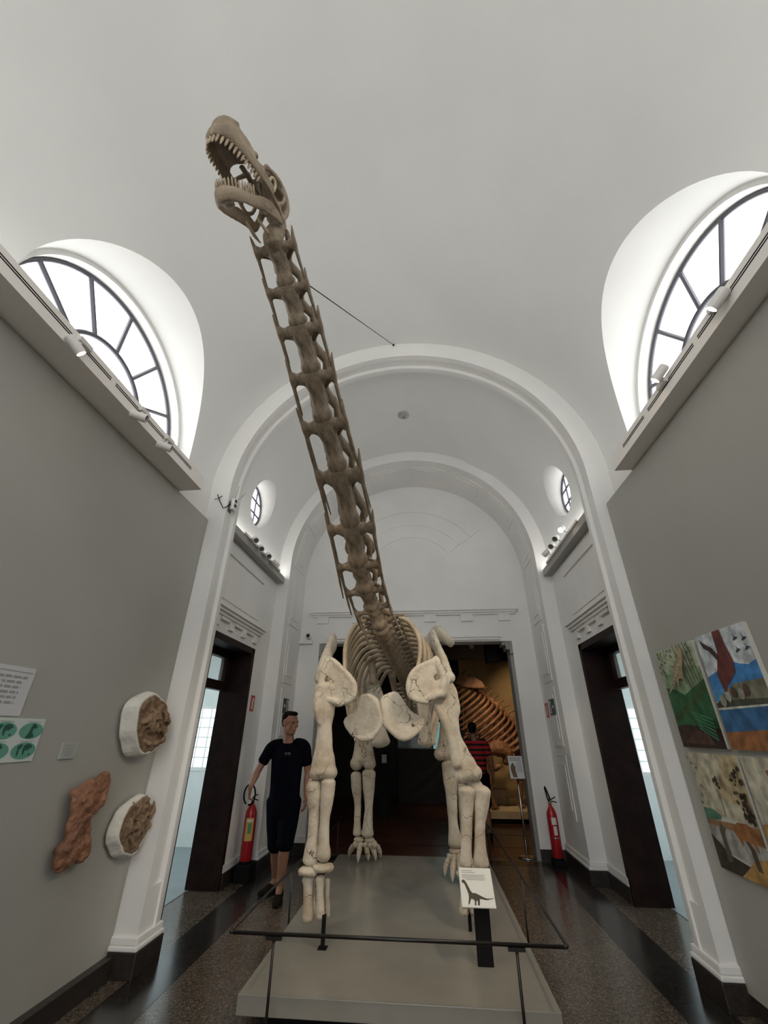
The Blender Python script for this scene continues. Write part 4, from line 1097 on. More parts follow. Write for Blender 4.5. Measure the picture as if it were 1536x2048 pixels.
def head(b, c, f, k=1.0):
    """c = middle of the head, f = direction the face looks"""
    f = Vector(f).normalized(); u = Vector((0, 0, 1)); s = u.cross(f).normalized(); u = f.cross(s)
    def P(a, bb, cc): return c + f * a * k + s * bb * k + u * cc * k
    m = Matrix((f, s, u)).transposed().to_4x4(); m.translation = c
    def ell(ctr, r):
        q = MB().sphere((0, 0, 0), r); mm = Matrix((f, s, u)).transposed().to_4x4(); mm.translation = P(*ctr); q.move(mm); b.add(q.v, q.f)
    ell((-.012, 0, .032), (.098 * k, .076 * k, .085 * k))
    ell((.014, 0, -.042), (.074 * k, .063 * k, .078 * k))
    b.bone([P(.0, 0, -.06), P(.062, 0, -.098)], [(.054 * k, .034 * k), (.026 * k, .020 * k)], 10, s)           # jaw and chin
    for q in (-1, 1): b.bone([P(-.025, q * .052, -.03), P(-.01, q * .050, -.075), P(.055, q * .018, -.104)], [.020 * k, .019 * k, .017 * k], 8)
    b.bone([P(.082, 0, .012), P(.102, 0, -.022), P(.094, 0, -.034)], [.010 * k, .014 * k, .013 * k], 8)          # nose
    for q in (-1, 1):
        b.bone([P(.083, q * .012, .022), P(.076, q * .048, .018)], [.010 * k, .010 * k], 8)                      # brow
        b.bone([P(.066, q * .046, -.022), P(.05, q * .056, -.03)], [.016 * k, .016 * k], 8)                      # cheekbone
        b.bone([P(-.012, q * .075, .014), P(-.022, q * .084, .0), P(-.010, q * .076, -.028)], [(.016 * k, .008 * k), (.018 * k, .008 * k), (.010 * k, .006 * k)], 8)  # ear
    b.bone([P(.084, -.022, -.062), P(.09, 0, -.060), P(.084, .022, -.062)], [.006 * k, .008 * k, .006 * k], 8)   # lips
    b.bone([P(.082, -.018, -.072), P(.087, 0, -.072), P(.082, .018, -.072)], [.006 * k, .008 * k, .006 * k], 8)
    return P

def person(label, J_, face, hair_style, shirt, shorts, group=None, k=1.0, shoes=None, trouser_len=1.0, back_view=False):
    base = (J_['footL'] + J_['footR']) / 2; base.z = 0
    e = empty('person', base); tag(e, label, 'person', group)
    pel = (J_['hipL'] + J_['hipR']) / 2; sh = (J_['shL'] + J_['shR']) / 2
    across = (J_['shR'] - J_['shL']); across.z = 0; across.normalize(); fwd = Vector((across.y, -across.x, 0))
    if fwd.dot(Vector(J_['fwd'])) < 0: fwd = -fwd
    b = MB(); hc = J_['head']
    P = head(b, hc, face, k)
    neck0 = sh + Vector((0, 0, .02)); b.bone([P(-.02, 0, -.06), neck0.lerp(P(-.02, 0, -.06), .45), neck0 - Vector((0, 0, .05))], [(.056, .058), (.056, .058), (.085, .068)], 14, across)
    chest = pel.lerp(sh, .62)
    b.bone([pel - Vector((0, 0, .06)), pel.lerp(sh, .3), chest, sh - Vector((0, 0, .03))], [(.155, .105), (.135, .095), (.165, .110), (.13, .075)], 16, across)
    for q in 'LR':
        s_, el, wr, tp = J_['sh' + q], J_['el' + q], J_['wr' + q], J_['hand' + q]
        b.bone([s_ - Vector((0, 0, .02)), s_.lerp(el, .35), el, el.lerp(wr, .3), wr], [.044, .046, .038, .040, .026], 12)
        out = (s_ - sh); out.z = 0
        hand(b, wr, tp, out, fwd, k)
        hp, kn_, an = J_['hip' + q], J_['kn' + q], J_['an' + q]
        b.bone([hp, hp.lerp(kn_, .4), kn_, kn_.lerp(an, .3), an], [.085, .078, .053, .056, .036], 14)
        ft = J_['foot' + q]
        b.bone([an, an + Vector((0, 0, -.04)), an.lerp(ft, .5)], [.036, .036, .030], 10)
    body = organic('body', b, M_SKIN, e, .0075, 3)
    # hair: cap over the skull
    hb = MB(); f = Vector(face).normalized(); s = Vector((0, 0, 1)).cross(f).normalized()
    mm = Matrix((f, s, Vector((0, 0, 1)))).transposed().to_4x4(); mm.translation = hc
    for ctr, r in ((((-.030, 0, .056)), (.090, .0795, .072)), ((-.058, 0, .012), (.056, .070, .072)), ((.030, 0, .096), (.058, .060, .028))):
        q = MB().sphere(ctr, tuple(a_ * k for a_ in r)); q.move(mm); hb.add(q.v, q.f)
    organic('hair', hb, M_HAIR, e, .0075, 2, rough=.003)
    for q in (-1, 1):
        obj('eye', MB().sphere(P(.079, q * .030, .002), .0095 * k, 10, 6), mat('dark_eye', (.05, .035, .03), .2), body, True)
    # shirt
    cb = MB()
    cb.bone([pel + Vector((0, 0, -.02)), pel.lerp(sh, .22), pel.lerp(sh, .5), chest + (sh - chest) * .25, sh + Vector((0, 0, -.035)), sh + Vector((0, 0, .02))], [(.178, .128), (.168, .120), (.175, .124), (.182, .126), (.150, .094), (.072, .064)], 20, across)
    for q in 'LR':
        s_, el = J_['sh' + q], J_['el' + q]
        cb.bone([sh.lerp(s_, .45) + Vector((0, 0, .006)), sh.lerp(s_, .85) + Vector((0, 0, -.004)), s_.lerp(el, .16), s_.lerp(el, .4), s_.lerp(el, .66)], [.060, .060, .063, .061, .062], 14)
    st = organic('shirt', cb, shirt, e, .009, 4)
    # shorts
    sb = MB()
    sb.bone([pel + Vector((0, 0, .06)), pel - Vector((0, 0, .02)), pel - Vector((0, 0, .11))], [(.168, .122), (.180, .132), (.165, .125)], 18, across)
    for q in 'LR':
        hp, kn_, an = J_['hip' + q], J_['kn' + q], J_['an' + q]
        end = kn_ + (hp - kn_).normalized() * -.02 if trouser_len < 1.5 else an + Vector((0, 0, .02))
        sb.bone([hp + Vector((0, 0, .02)), hp.lerp(kn_, .45), hp.lerp(kn_, .9), end], [.112, .105, .092, .088 if trouser_len < 1.5 else .065], 14)
    organic('shorts' if trouser_len < 1.5 else 'trousers', sb, shorts, e, .009, 4)
    for q in 'LR':
        an, ft = J_['an' + q], J_['foot' + q]
        dd = ft - an; dd.z = 0; dd.normalize()
        heel = Vector((an.x, an.y, .035)) - dd * .05; toe = Vector((an.x, an.y, .03)) + dd * .17
        shb = MB().bone([heel + Vector((0, 0, .01)), heel.lerp(toe, .4) + Vector((0, 0, .022)), heel.lerp(toe, .75) + Vector((0, 0, .006)), toe], [(.040, .040), (.043, .048), (.047, .034), (.036, .026)], 12, dd.cross(Vector((0, 0, 1))))
        shb.bone([Vector((an.x, an.y, .05)) - dd * .012, Vector((an.x, an.y, .095)) - dd * .01], [.046, .042], 10)
        so = organic('shoe', shb, M_SHOE, e, .008, 3)
        sb2 = MB().bone([heel * 1 - Vector((0, 0, .024)), heel.lerp(toe, .5) - Vector((0, 0, .018)), toe - Vector((0, 0, .016))], [(.040, .012), (.046, .012), (.038, .010)], 12, dd.cross(Vector((0, 0, 1))))
        obj('sole', sb2, M_BLACK, so, True)
    return e, st, P

YM_ = 5.36
mj = dict(head=aty(581, 1446, 5.30), shL=aty(545, 1490, YM_), shR=aty(610, 1488, YM_), elL=aty(516, 1541, 5.30), elR=aty(616, 1546, 5.40),
          wrL=aty(502, 1572, 5.22), wrR=aty(612, 1592, 5.34), handL=aty(497, 1592, 5.16), handR=aty(610, 1612, 5.30),
          hipL=aty(553, 1603, 5.38), hipR=aty(583, 1603, 5.38), knL=aty(552, 1690, 5.44), knR=aty(570, 1688, 5.30),
          anL=aty(550, 1752, 5.60), anR=aty(560, 1768, 5.36), footL=atz(533, 1792, 0), footR=atz(552, 1816, 0), fwd=Vector((0, -1, 0)))
for k_ in ('anL', 'anR'):
    mj[k_].z = max(mj[k_].z, .09)
man, mshirt, MP = person('man in navy shirt and dark shorts walking, head turned aside', mj, (.86, -.50, -.04), 'short', M_NAVY, M_SHORT)
# sunglasses hooked on the neckline
gpos = aty(576, 1505, 5.21)
gl = empty('sunglasses', gpos); tag(gl, 'dark sunglasses hooked on the navy shirt front', 'sunglasses')
for s in (-1, 1):
    obj('lens', MB().sphere(gpos + Vector((s * .017, -.004, -.02)), (.015, .004, .018), 12, 6), mat('dark_glass', (.01, .01, .012), .08), gl, True)
obj('bridge', MB().tube([gpos + Vector((-.034, 0, -.006)), gpos + Vector((0, -.004, -.004)), gpos + Vector((.034, 0, -.006))], .0025, 6), mat('silver_wire', (.7, .7, .7), .25, metal=1), gl, True)

# visitor in the dark room seen from behind
M_STRIPE = bpy.data.materials.new('red_black_stripes'); M_STRIPE.use_nodes = True
nt = M_STRIPE.node_tree; tc = nt.nodes.new('ShaderNodeTexCoord'); sp = nt.nodes.new('ShaderNodeSeparateXYZ'); nt.links.new(tc.outputs['Object'], sp.inputs[0])
mu = nt.nodes.new('ShaderNodeMath'); mu.operation = 'MULTIPLY'; mu.inputs[1].default_value = 13.0; nt.links.new(sp.outputs['Z'], mu.inputs[0])
fr_ = nt.nodes.new('ShaderNodeMath'); fr_.operation = 'FRACT'; nt.links.new(mu.outputs[0], fr_.inputs[0])
rp = nt.nodes.new('ShaderNodeValToRGB'); rp.color_ramp.interpolation = 'CONSTANT'; rp.color_ramp.elements[0].color = (.012, .006, .006, 1); rp.color_ramp.elements[1].color = (.42, .012, .018, 1); rp.color_ramp.elements[1].position = .45
nt.links.new(fr_.outputs[0], rp.inputs['Fac']); nt.links.new(rp.outputs['Color'], nt.nodes['Principled BSDF'].inputs['Base Color']); nt.nodes['Principled BSDF'].inputs['Roughness'].default_value = .85
VX, VY = .82, 8.35
def vv(x, y, z): return Vector((VX + x, VY + y, z))
vj = dict(head=vv(-.02, .02, 1.55), shL=vv(-.17, 0, 1.36), shR=vv(.17, 0, 1.36), elL=vv(-.23, .05, 1.09), elR=vv(.24, -.02, 1.09), wrL=vv(-.22, .12, .86), wrR=vv(.26, .05, .86), handL=vv(-.21, .15, .76), handR=vv(.26, .08, .76),
          hipL=vv(-.09, 0, .86), hipR=vv(.09, 0, .86), knL=vv(-.10, .03, .47), knR=vv(.10, .0, .47), anL=vv(-.10, .0, .09), anR=vv(.11, -.03, .09), footL=vv(-.11, .18, 0), footR=vv(.13, .15, 0), fwd=Vector((0, 1, 0)))
person('visitor in red and black striped shirt seen from behind', vj, (.15, 1, 0), 'short', M_STRIPE, M_SHORT, k=.97)
# ================================================================ FITTINGS AND EXHIBITS
# ---- fire extinguishers
M_RED = mat('red_enamel', (.42, .012, .018), .3, coat=.3)
M_YEL = mat('yellow_print', (.62, .42, .12), .6); M_GRN = mat('green_print', (.10, .30, .14), .6); M_PAP = mat('paper_white', (.74, .73, .69), .7)
M_STEEL = mat('polished_steel', (.62, .62, .62), .22, metal=1.0)
def extinguisher(loc, h, r, label, ring, lab2):
    e = empty('fire_extinguisher', loc); tag(e, label, 'extinguisher')
    x, y, z = loc
    T = Matrix.Translation(Vector(loc))
    body = obj('cylinder', MB().lathe([(r * .9, 0), (r, .012), (r, h * .80), (r * .92, h * .87), (r * .62, h * .95), (r * .34, h), (r * .30, h + .02)], 28, T), M_RED, e, True)
    obj('base_ring', MB().lathe([(r * .94, -.012), (r * 1.01, -.008), (r * 1.01, .012), (r * .94, .014)], 28, T), M_BLACK, e, True)
    obj('valve', MB().lathe([(r * .25, h + .018), (r * .30, h + .03), (r * .30, h + .055), (r * .2, h + .065)], 16, T), mat('valve_brass', (.35, .27, .16), .35, metal=.9), e, True)
    obj('lever', MB().tube([(x - .01, y, z + h + .06), (x + .03, y - .03, z + h + .085), (x + .07, y - .05, z + h + .105)], .006, 8), M_BLACK, e, True)
    obj('carry_handle', MB().tube([(x, y, z + h + .05), (x + .04, y - .03, z + h + .052), (x + .08, y - .05, z + h + .045)], .006, 8), M_BLACK, e, True)
    if ring:
        c = Vector((x - .035, y - .045, z + h + .10)); d1 = Vector((.9, -.3, 0)).normalized()
        obj('hose', MB().tube([c + d1 * .085 * math.sin(t) + Vector((0, 0, -.105 * math.cos(t))) for t in [2 * math.pi * k / 28 for k in range(27)]], .010, 8), M_BLACK, e, True)
    else:
        obj('hose', MB().tube([(x + .01, y, z + h + .04), (x - .0, y - .02, z + h + .10), (x - .035, y - .03, z + h + .2), (x - .045, y - .03, z + h + .225), (x - .05, y - .03, z + h + .21), (x - .035, y - .035, z + h + .12), (x - .02, y - .04, z + h + .05)], .009, 8), M_BLACK, e, True)
    def wrap(name, a0, a1, z0, z1, m, par, k=1.006):
        rows = [[Vector((x + r * k * math.cos(a), y + r * k * math.sin(a), z + zz)) for zz in (z0, z1)] for a in [a0 + (a1 - a0) * i / 10 for i in range(11)]]
        return obj(name, MB().grid(rows), m, par, True)
    F0 = -math.pi / 2 + .15
    if ring:
        s = wrap('sticker', F0 - .55, F0 + .85, .20, .42, M_YEL, body)
        wrap('sticker_print', F0 - .1, F0 + .5, .27, .37, M_GRN, s, 1.010); wrap('sticker_print', F0 - .35, F0 + .7, .385, .405, M_PAP, s, 1.010)
    else:
        wrap('sticker', F0 - .6, F0 + .4, .36, .44, M_PAP, body); wrap('sticker', F0 - .4, F0 + .3, .25, .345, M_PAP, body)
        wrap('clamp', F0 - 1.8, F0 + 1.8, .215, .225, M_STEEL, body, 1.03)
    return e
fo = obj('extinguisher_stand', MB().box(-2.25, -2.07, 5.88, 6.06, .0, .165), M_BLACK, None, bevel=.01); tag(fo, 'low black stand under the extinguisher with yellow sticker', 'stand')
extinguisher((-2.16, 5.97, .177), .55, .068, 'red fire extinguisher with yellow sticker and ring hose beside the man', True, '')
extinguisher((1.63, 7.02, .072), .56, .066, 'red fire extinguisher with white stickers in corner by the opening', False, '')
fo = obj('extinguisher_stand', MB().box(1.55, 1.71, 6.94, 7.09, .0, .06), M_BLACK, None, bevel=.01); tag(fo, 'low black stand under the extinguisher with white stickers', 'stand')

# ---- wall signs; s = side of the hall, drawn on a plate in (along, height) coordinates
M_SIGNR = mat('sign_red', (.52, .03, .025), .5); M_SIGNG = mat('sign_dark_green', (.028, .05, .04), .5); M_SIGNW = mat('sign_white', (.75, .76, .72), .5)
def sign(name, x, s, yc, zc, w, h, m, marks, label, cat):
    e = empty(name, (x, yc, zc)); tag(e, label, cat)
    xi = x - s * .006
    p = obj('plate', MB().box(min(x, xi), max(x, xi), yc - w / 2, yc + w / 2, zc - h / 2, zc + h / 2), m, e)
    for poly, mm in marks:
        flat('pictogram', [Vector((xi - s * .0012, yc - s * 0 + (-s) * a * w, zc + c * h)) if False else Vector((xi - s * .0012, yc + a * w, zc + c * h)) for a, c in poly], mm, p)
    return e
ex_mark = [([(-.22, -.38), (.18, -.38), (.18, .15), (.08, .28), (.08, .36), (-.12, .36), (-.12, .28), (-.22, .15)], M_SIGNW), ([(.10, .30), (.30, .12), (.34, .16), (.14, .38)], M_SIGNW)]
arrowL = [([(-.42, .0), (-.26, .16), (-.26, .06), (-.06, .06), (-.06, -.06), (-.26, -.06), (-.26, -.16)], M_SIGNW),
          ([(.10, -.40), (.42, -.40), (.42, .40), (.10, .40)], M_SIGNW), ([(.15, -.36), (.22, -.10), (.18, .08), (.16, .2), (.24, .32), (.33, .28), (.33, .1), (.37, -.36), (.30, -.36), (.27, -.1), (.22, -.36)], M_SIGNG)]
def mirror(ms): return [([(-a, c) for a, c in poly], m) for poly, m in ms]
sign('extinguisher_sign', XC - R2, -1, 5.86, 1.84, .12, .19, M_SIGNR, ex_mark, 'small red extinguisher sign beside the doorway behind the man', 'sign')
sign('exit_sign', XC - RA + .018, -1, 6.66, 1.85, .26, .20, M_SIGNG, arrowL, 'dark green exit sign with arrow on pilaster above the man', 'sign')
sign('exit_sign', XC + RA - .018, 1, 6.62, 1.83, .26, .20, M_SIGNG, mirror(arrowL) if False else [([(.42 - .84, .0), (-.26, .16), (-.26, .06), (-.06, .06), (-.06, -.06), (-.26, -.06), (-.26, -.16)], M_SIGNW)] + arrowL[1:], 'dark green exit sign with arrow above the white stickered extinguisher', 'sign')
sign('extinguisher_sign', XC + RA - .018, 1, 6.92, 1.80, .14, .19, M_SIGNR, [([(-.30, -.4), (-.12, -.4), (-.12, .4), (-.30, .4)], M_SIGNW), ([(.05, -.4), (.22, -.4), (.22, .3), (.05, .3)], M_SIGNW)], 'narrow red and white sign beside the exit sign near the opening', 'sign')

# ---- white router with two aerials and its cable on the arch
rt = empty('wifi_router', (XC - RA, 3.93, 3.78)); tag(rt, 'small white router with two aerials on arch pilaster', 'router')
xr = XC - RA
obj('case', MB().box(xr + .012, xr + .05, 3.885, 3.965, 3.70, 3.84), M_WHITE, rt, bevel=.008)
obj('bracket', MB().box(xr, xr + .014, 3.865, 3.93, 3.67, 3.80), mat('grey_smudge', (.12, .12, .11), .8), rt)
for dz in (.03, .09): obj('socket', MB().box(xr + .0505, xr + .053, 3.905, 3.945, 3.715 + dz, 3.745 + dz), M_BLACK, rt)
for dy, dx_, dz in ((.0, .02, .19), (.04, .10, .12)):
    obj('aerial', MB().tube([(xr + .03, 3.92 + dy, 3.83), (xr + .03 + dx_, 3.93 + dy, 3.83 + dz)], .004, 6), mat('grey_plastic', (.35, .35, .34), .5), rt, True)
ck = obj('router_cable', MB().tube([(xr + .02, 3.87, 3.76), (xr + .0, 3.832, 3.70), (-2.14, 3.82, 3.68), (-2.20, 3.822, 3.78), (-2.24, 3.824, 3.86)], .005, 6).tube([(-2.26, 3.824, 3.80), (-2.22, 3.815, 3.80), (-2.18, 3.824, 3.84)], .004, 6), M_BLACK, None, True)
tag(ck, 'short black cable running to the white router', 'cable')

# ---- dome camera on the end wall
dc = empty('dome_camera', aty(618, 1272, YE - .02)); tag(dc, 'small white dome camera with black eye on end wall', 'camera')
c = aty(618, 1272, YE - .035)
obj('housing', MB().sphere(c, (.055, .05, .055)), M_WHITE, dc, True)
obj('eye', MB().sphere(c + Vector((-.004, -.032, 0)), (.034, .026, .034)), mat('black_dome', (.004, .004, .004), .08), dc, True)
obj('ledge', MB().box(c.x - .16, c.x + .07, YE - .06, YE - .001, c.z - .13, c.z - .085), M_WALL, dc)
obj('conduit', MB().tube([c + Vector((-.035, .03, -.04)), c + Vector((-.035, .03, -.09))], .008, 6), M_WHITE, dc)

# ---- ceiling rose in the second bay
cb_ = aty(807, 836, 5.2); zc_ = SPR + math.sqrt(R2 ** 2 - (cb_.x - XC) ** 2)
cr = empty('ceiling_rose', (cb_.x, 5.2, zc_)); tag(cr, 'small faded plaster rose with hook on the vault', 'ceiling rose')
obj('rose', MB().lathe([(.095, -.004), (.095, -.012), (.07, -.022), (.04, -.02), (.02, -.03), (.004, -.032)], 24, Matrix.Translation((cb_.x, 5.2, zc_))), mat('aged_plaster', (.50, .49, .45), .9, var=.2, vscale=30), cr, True)
obj('hook', MB().tube([(cb_.x, 5.2, zc_ - .03), (cb_.x, 5.2, zc_ - .06), (cb_.x + .015, 5.2, zc_ - .07), (cb_.x + .02, 5.2, zc_ - .055)], .004, 6), M_BLACK, cr, True)

# ---- posters and card on the left board
bx_ = PXL
M_GLOBE = mat('map_sea_green', (.12, .34, .26), .6); M_LAND = mat('map_land_dark', (.015, .085, .055), .6); M_TXT2 = mat('grey_print', (.33, .32, .33), .8)
def board_rect(y0, y1, z0, z1, d): return MB().box(bx_, bx_ + d, y0, y1, z0, z1)
def onb(d, pts): return [Vector((bx_ + d, y, z)) for y, z in pts]
tp = empty('text_poster', (bx_, 2.1, 1.575)); tag(tp, 'white poster with lines of grey text above the map poster', 'poster')
sh_ = obj('sheet', board_rect(1.74, 2.40, 1.575, 1.825, .006), mat('poster_white', (.60, .60, .61), .6), tp)
flat('text_line', onb(.0075, [(1.80, 1.803), (2.385, 1.796), (2.385, 1.8), (1.80, 1.807)]), M_TXT2, sh_)
for k in range(7):
    z = 1.765 - k * .026; w = 2.36 if k == 0 else 2.345 - .004 * k
    if k == 6: w = 2.19
    y = 1.78
    random.seed(k)
    while y < w:
        wl = .02 + .035 * random.random(); y2 = min(w, y + wl)
        flat('word', onb(.0075, [(y, z), (y2, z), (y2, z + .012), (y, z + .012)]), M_TXT2, sh_); y = y2 + .010
mp = empty('map_poster', (bx_, 2.2, 1.35)); tag(mp, 'white poster with four green oval world maps', 'poster')
ms = obj('sheet', board_rect(1.86, 2.59, 1.350, 1.566, .007), mat('poster_mint', (.60, .66, .62), .6), mp)
def ellipse(yc, zc, a, b_, n=28): return [(yc + a * math.cos(2 * math.pi * i / n), zc + b_ * math.sin(2 * math.pi * i / n)) for i in range(n)]
for i, (yc, zc) in enumerate(((2.512, 1.503), (2.335, 1.503), (2.505, 1.404), (2.33, 1.404), (2.155, 1.503), (2.15, 1.404))):
    g = flat('map_oval', onb(.0082, ellipse(yc, zc, .080, .042)), M_GLOBE, ms)
    random.seed(20 + i)
    if i % 3 == 0:
        lands = [[(-.03, -.036), (-.015, -.01), (-.008, .02), (.0, .038), (.02, .034), (.035, .02), (.028, .012), (.012, .012), (.008, -.004), (.02, -.02), (.03, -.03), (.0, -.038)]]
    else:
        lands = [[(-.05, .02), (-.03, .032), (-.015, .03), (-.022, .012), (-.032, .002), (-.028, -.014), (-.036, -.03), (-.044, -.008), (-.042, .008)],
                 [(-.008, .024), (.012, .034), (.040, .030), (.052, .016), (.034, .008), (.026, -.002), (.016, .006), (.008, -.002), (.006, -.024), (-.002, -.018), (-.008, .002)], [(.036, -.018), (.048, -.012), (.05, -.022), (.04, -.026)]]
    for ld in lands: flat('land_shape', onb(.0092, [(yc + a, zc + c_) for a, c_ in ld]), M_LAND, g)
    flat('caption', onb(.0082, [(yc - .045, zc + .0455), (yc + .045, zc + .0445), (yc + .045, zc + .0475), (yc - .045, zc + .0485)]), M_TXT2, ms)
kc = empty('label_card', (bx_, 2.85, 1.345)); tag(kc, 'small pale grey label card between maps and fossils', 'label')
kk = obj('card', board_rect(2.785, 2.918, 1.347, 1.438, .010), mat('card_grey', (.42, .44, .40), .6), kc, bevel=.002)
flat('text_line', onb(.0112, [(2.81, 1.42), (2.88, 1.42), (2.88, 1.424), (2.81, 1.424)]), M_TXT2, kk)
for k in range(5): flat('text_line', onb(.0112, [(2.81, 1.405 - k * .01), (2.89 - .01 * (k % 2), 1.405 - k * .01), (2.89 - .01 * (k % 2), 1.408 - k * .01), (2.81, 1.408 - k * .01)]), M_TXT2, kk)

# ---- fossils in plaster jackets and a rust coloured fossil
def jacket(yc, zc, a, b_, depth, tilt, label, seed, open_y):
    """bowl of plaster standing off the board, filled with a lumpy fossil"""
    e = empty('fossil_jacket', (bx_, yc, zc)); tag(e, label, 'fossil')
    random.seed(seed)
    n = 40
    def loop(k, x, dz=0, dy=0):
        out = []
        for i in range(n):
            t = 2 * math.pi * i / n
            w = 1 + .06 * math.sin(2 * t + seed) + .05 * math.sin(3 * t + 2 * seed) + .025 * math.sin(7 * t)
            y = k * a * w * math.cos(t); z = k * b_ * w * math.sin(t)
            out.append(Vector((bx_ + x, yc + dy + y * math.cos(tilt) - z * math.sin(tilt), zc + dz + y * math.sin(tilt) + z * math.cos(tilt))))
        return out
    oz = .012
    shell_ = [loop(.82, .004), loop(1.0, depth * .22), loop(1.05, depth * .55, oz, open_y * .6), loop(1.0, depth * .92, oz, open_y), loop(.96, depth, oz, open_y), loop(.90, depth * .96, oz, open_y)]
    organic('plaster_shell', MB().loft(shell_), M_JACKET, e, .007, 2, rough=.004)
    fb = MB(); fb.loft([loop(.88, depth * .7, oz, open_y), loop(.925, depth * .99, oz, open_y), loop(.80, depth * 1.05, oz, open_y), loop(.3, depth * 1.02, oz, open_y)])
    for i in range(22):
        t = random.random() * 6.28; r_ = .12 + .68 * random.random()
        p = Vector((bx_ + depth * (1.02 + .08 * random.random()), yc + open_y + a * r_ * math.cos(t), zc + oz + b_ * r_ * math.sin(t)))
        t2 = random.random() * 6.28; ln = .05 + .08 * random.random()
        d = Vector((random.uniform(-.02, .02), ln * math.cos(t2), ln * math.sin(t2)))
        fb.bone([p - d * .6, p + Vector((.018, .01, 0)), p + d * .6], [.008, .013 + .010 * random.random(), .008], 8)
    organic('fossil', fb, M_FOSSIL, e, .0055, 1, rough=.014)
jacket(3.46, 1.55, .235, .205, .125, -.3, 'white plaster jacket with brown fossil, nearest the label card', 3, .05)
jacket(3.63, .87, .185, .19, .085, -.5, 'thinner plaster jacket with brown fossil, low on the board', 8, .04)
rf = empty('rust_fossil', (bx_, 3.08, 1.0)); tag(rf, 'rust coloured hourglass fossil bone beside the plaster jackets', 'fossil')
b = MB()
def bp_(y, z, d): return Vector((bx_ + d, y, z))
b.bone([bp_(3.20, 1.235, .05), bp_(3.16, 1.17, .06), bp_(3.08, 1.10, .06), bp_(3.05, 1.0, .055), bp_(3.06, .93, .06), bp_(3.07, .84, .06), bp_(3.09, .785, .05)], [(.035, .03), (.08, .03), (.15, .035), (.075, .035), (.075, .04), (.12, .045), (.09, .03)], 16, (0, 1, 0), sub=4)
b.bone([bp_(2.95, 1.16, .05), bp_(3.05, 1.09, .07), bp_(3.14, 1.0, .06)], [.025, .04, .02], 10); b.bone([bp_(3.23, 1.21, .06), bp_(3.2, 1.1, .08), bp_(3.17, 1.02, .07)], [.02, .028, .015], 10)
b.bone([bp_(2.99, .86, .06), bp_(3.03, .93, .07), bp_(3.08, 1.02, .08)], [.045, .03, .02], 10); b.bone([bp_(3.17, .80, .06), bp_(3.14, .90, .07), bp_(3.10, 1.02, .08)], [.05, .035, .02], 10)
organic('fossil', b, M_RUST, rf, .006, 0, rough=.018)

# ---- four paintings on the right board
qx = PXR
def painting(y0, y1, z0, z1, label):
    e = empty('painting', (qx, (y0 + y1) / 2, z0)); tag(e, label, 'painting', 'canvases on the grey board')
    cv = obj('canvas', MB().box(qx - .028, qx, y0, y1, z0, z1), mat('canvas_edge', (.55, .53, .47), .8), e, bevel=.002)
    def P(a, c): return Vector((qx - .0285, y1 - (y1 - y0) * a, z0 + (z1 - z0) * c))
    lay = [0]
    def shape(name, pts, col, rough=.6, var=.35, vs=14):
        lay[0] += 1
        key = 'paint_%02d_%02d_%02d' % tuple(int(99 * min(.99, c ** .45)) for c in col)
        m = mat(key, col, rough, var=var, vscale=vs, bump=.2, bscale=70)
        return flat(name, [P(a, c) - Vector((.0004 * lay[0], 0, 0)) for a, c in pts], m, cv)
    return shape
def blob(a, c, r, n=9, asp=1.0, seed=0):
    random.seed(seed); return [(a + r * (0.75 + .45 * random.random()) * math.cos(2 * math.pi * i / n), c + asp * r * (0.75 + .45 * random.random()) * math.sin(2 * math.pi * i / n)) for i in range(n)]
# green jungle
sh = painting(3.16, 3.66, 1.417, 2.08, 'green jungle painting with a pale striped reptile')
sh('sky', [(0, .60), (1, .60), (1, 1), (0, 1)], (.46, .52, .38)); sh('haze', [(0, .45), (1, .5), (1, .74), (.6, .8), (.3, .72), (0, .75)], (.26, .38, .22))
sh('jungle', [(0, 0), (1, 0), (1, .62), (.7, .56), (.45, .50), (.25, .56), (0, .60)], (.028, .12, .045)); sh('log', [(0, .30), (.25, .38), (.7, .52), (.95, .58), (1, .50), (.6, .38), (.2, .26), (0, .22)], (.04, .10, .03))
sh('undergrowth', [(0, 0), (1, 0), (1, .17), (.5, .2), (.2, .22), (0, .2)], (.035, .018, .012)); sh('bank', [(.1, .04), (.45, .16), (.7, .13), (.8, .03)], (.09, .045, .03))
random.seed(79); _l = [(random.choice((.10, .10, .36, .85, .92)) + random.gauss(0, .035), random.uniform(.72, .98), random.uniform(.010, .024)) for _ in range(44)]
for i, (a, c, r) in enumerate(_l): sh('leaf_cluster', blob(min(max(a, .03), .97), min(c, .97), r, 7, .8, 340 + i), (.13, .15, .035))
for k in range(5): sh('trunk', [(.55 + .09 * k, 1), (.57 + .09 * k, 1), (.75 + .07 * k, .55), (.73 + .07 * k, .55)], (.12, .10, .05))
sh('reptile', [(.10, .53), (.22, .60), (.33, .66), (.40, .74), (.48, .82), (.60, .86), (.66, .92), (.62, .98), (.70, .985), (.77, .93), (.75, .85), (.68, .80), (.64, .72), (.62, .66), (.66, .60), (.62, .59), (.56, .66), (.48, .66), (.42, .56), (.38, .56), (.42, .66), (.34, .62), (.22, .56)], (.36, .28, .17))
for k in range(7): sh('stripe', [(.24 + .055 * k, .60 + .034 * k), (.265 + .055 * k, .61 + .034 * k), (.29 + .055 * k, .585 + .034 * k), (.275 + .055 * k, .58 + .034 * k)], (.55, .50, .38))
for k in range(6): sh('fern', [(.55 + .02 * k, .34 - .03 * k), (.98, .26 - .035 * k), (.98, .24 - .035 * k), (.55 + .02 * k, .32 - .03 * k)], (.05, .20, .10))
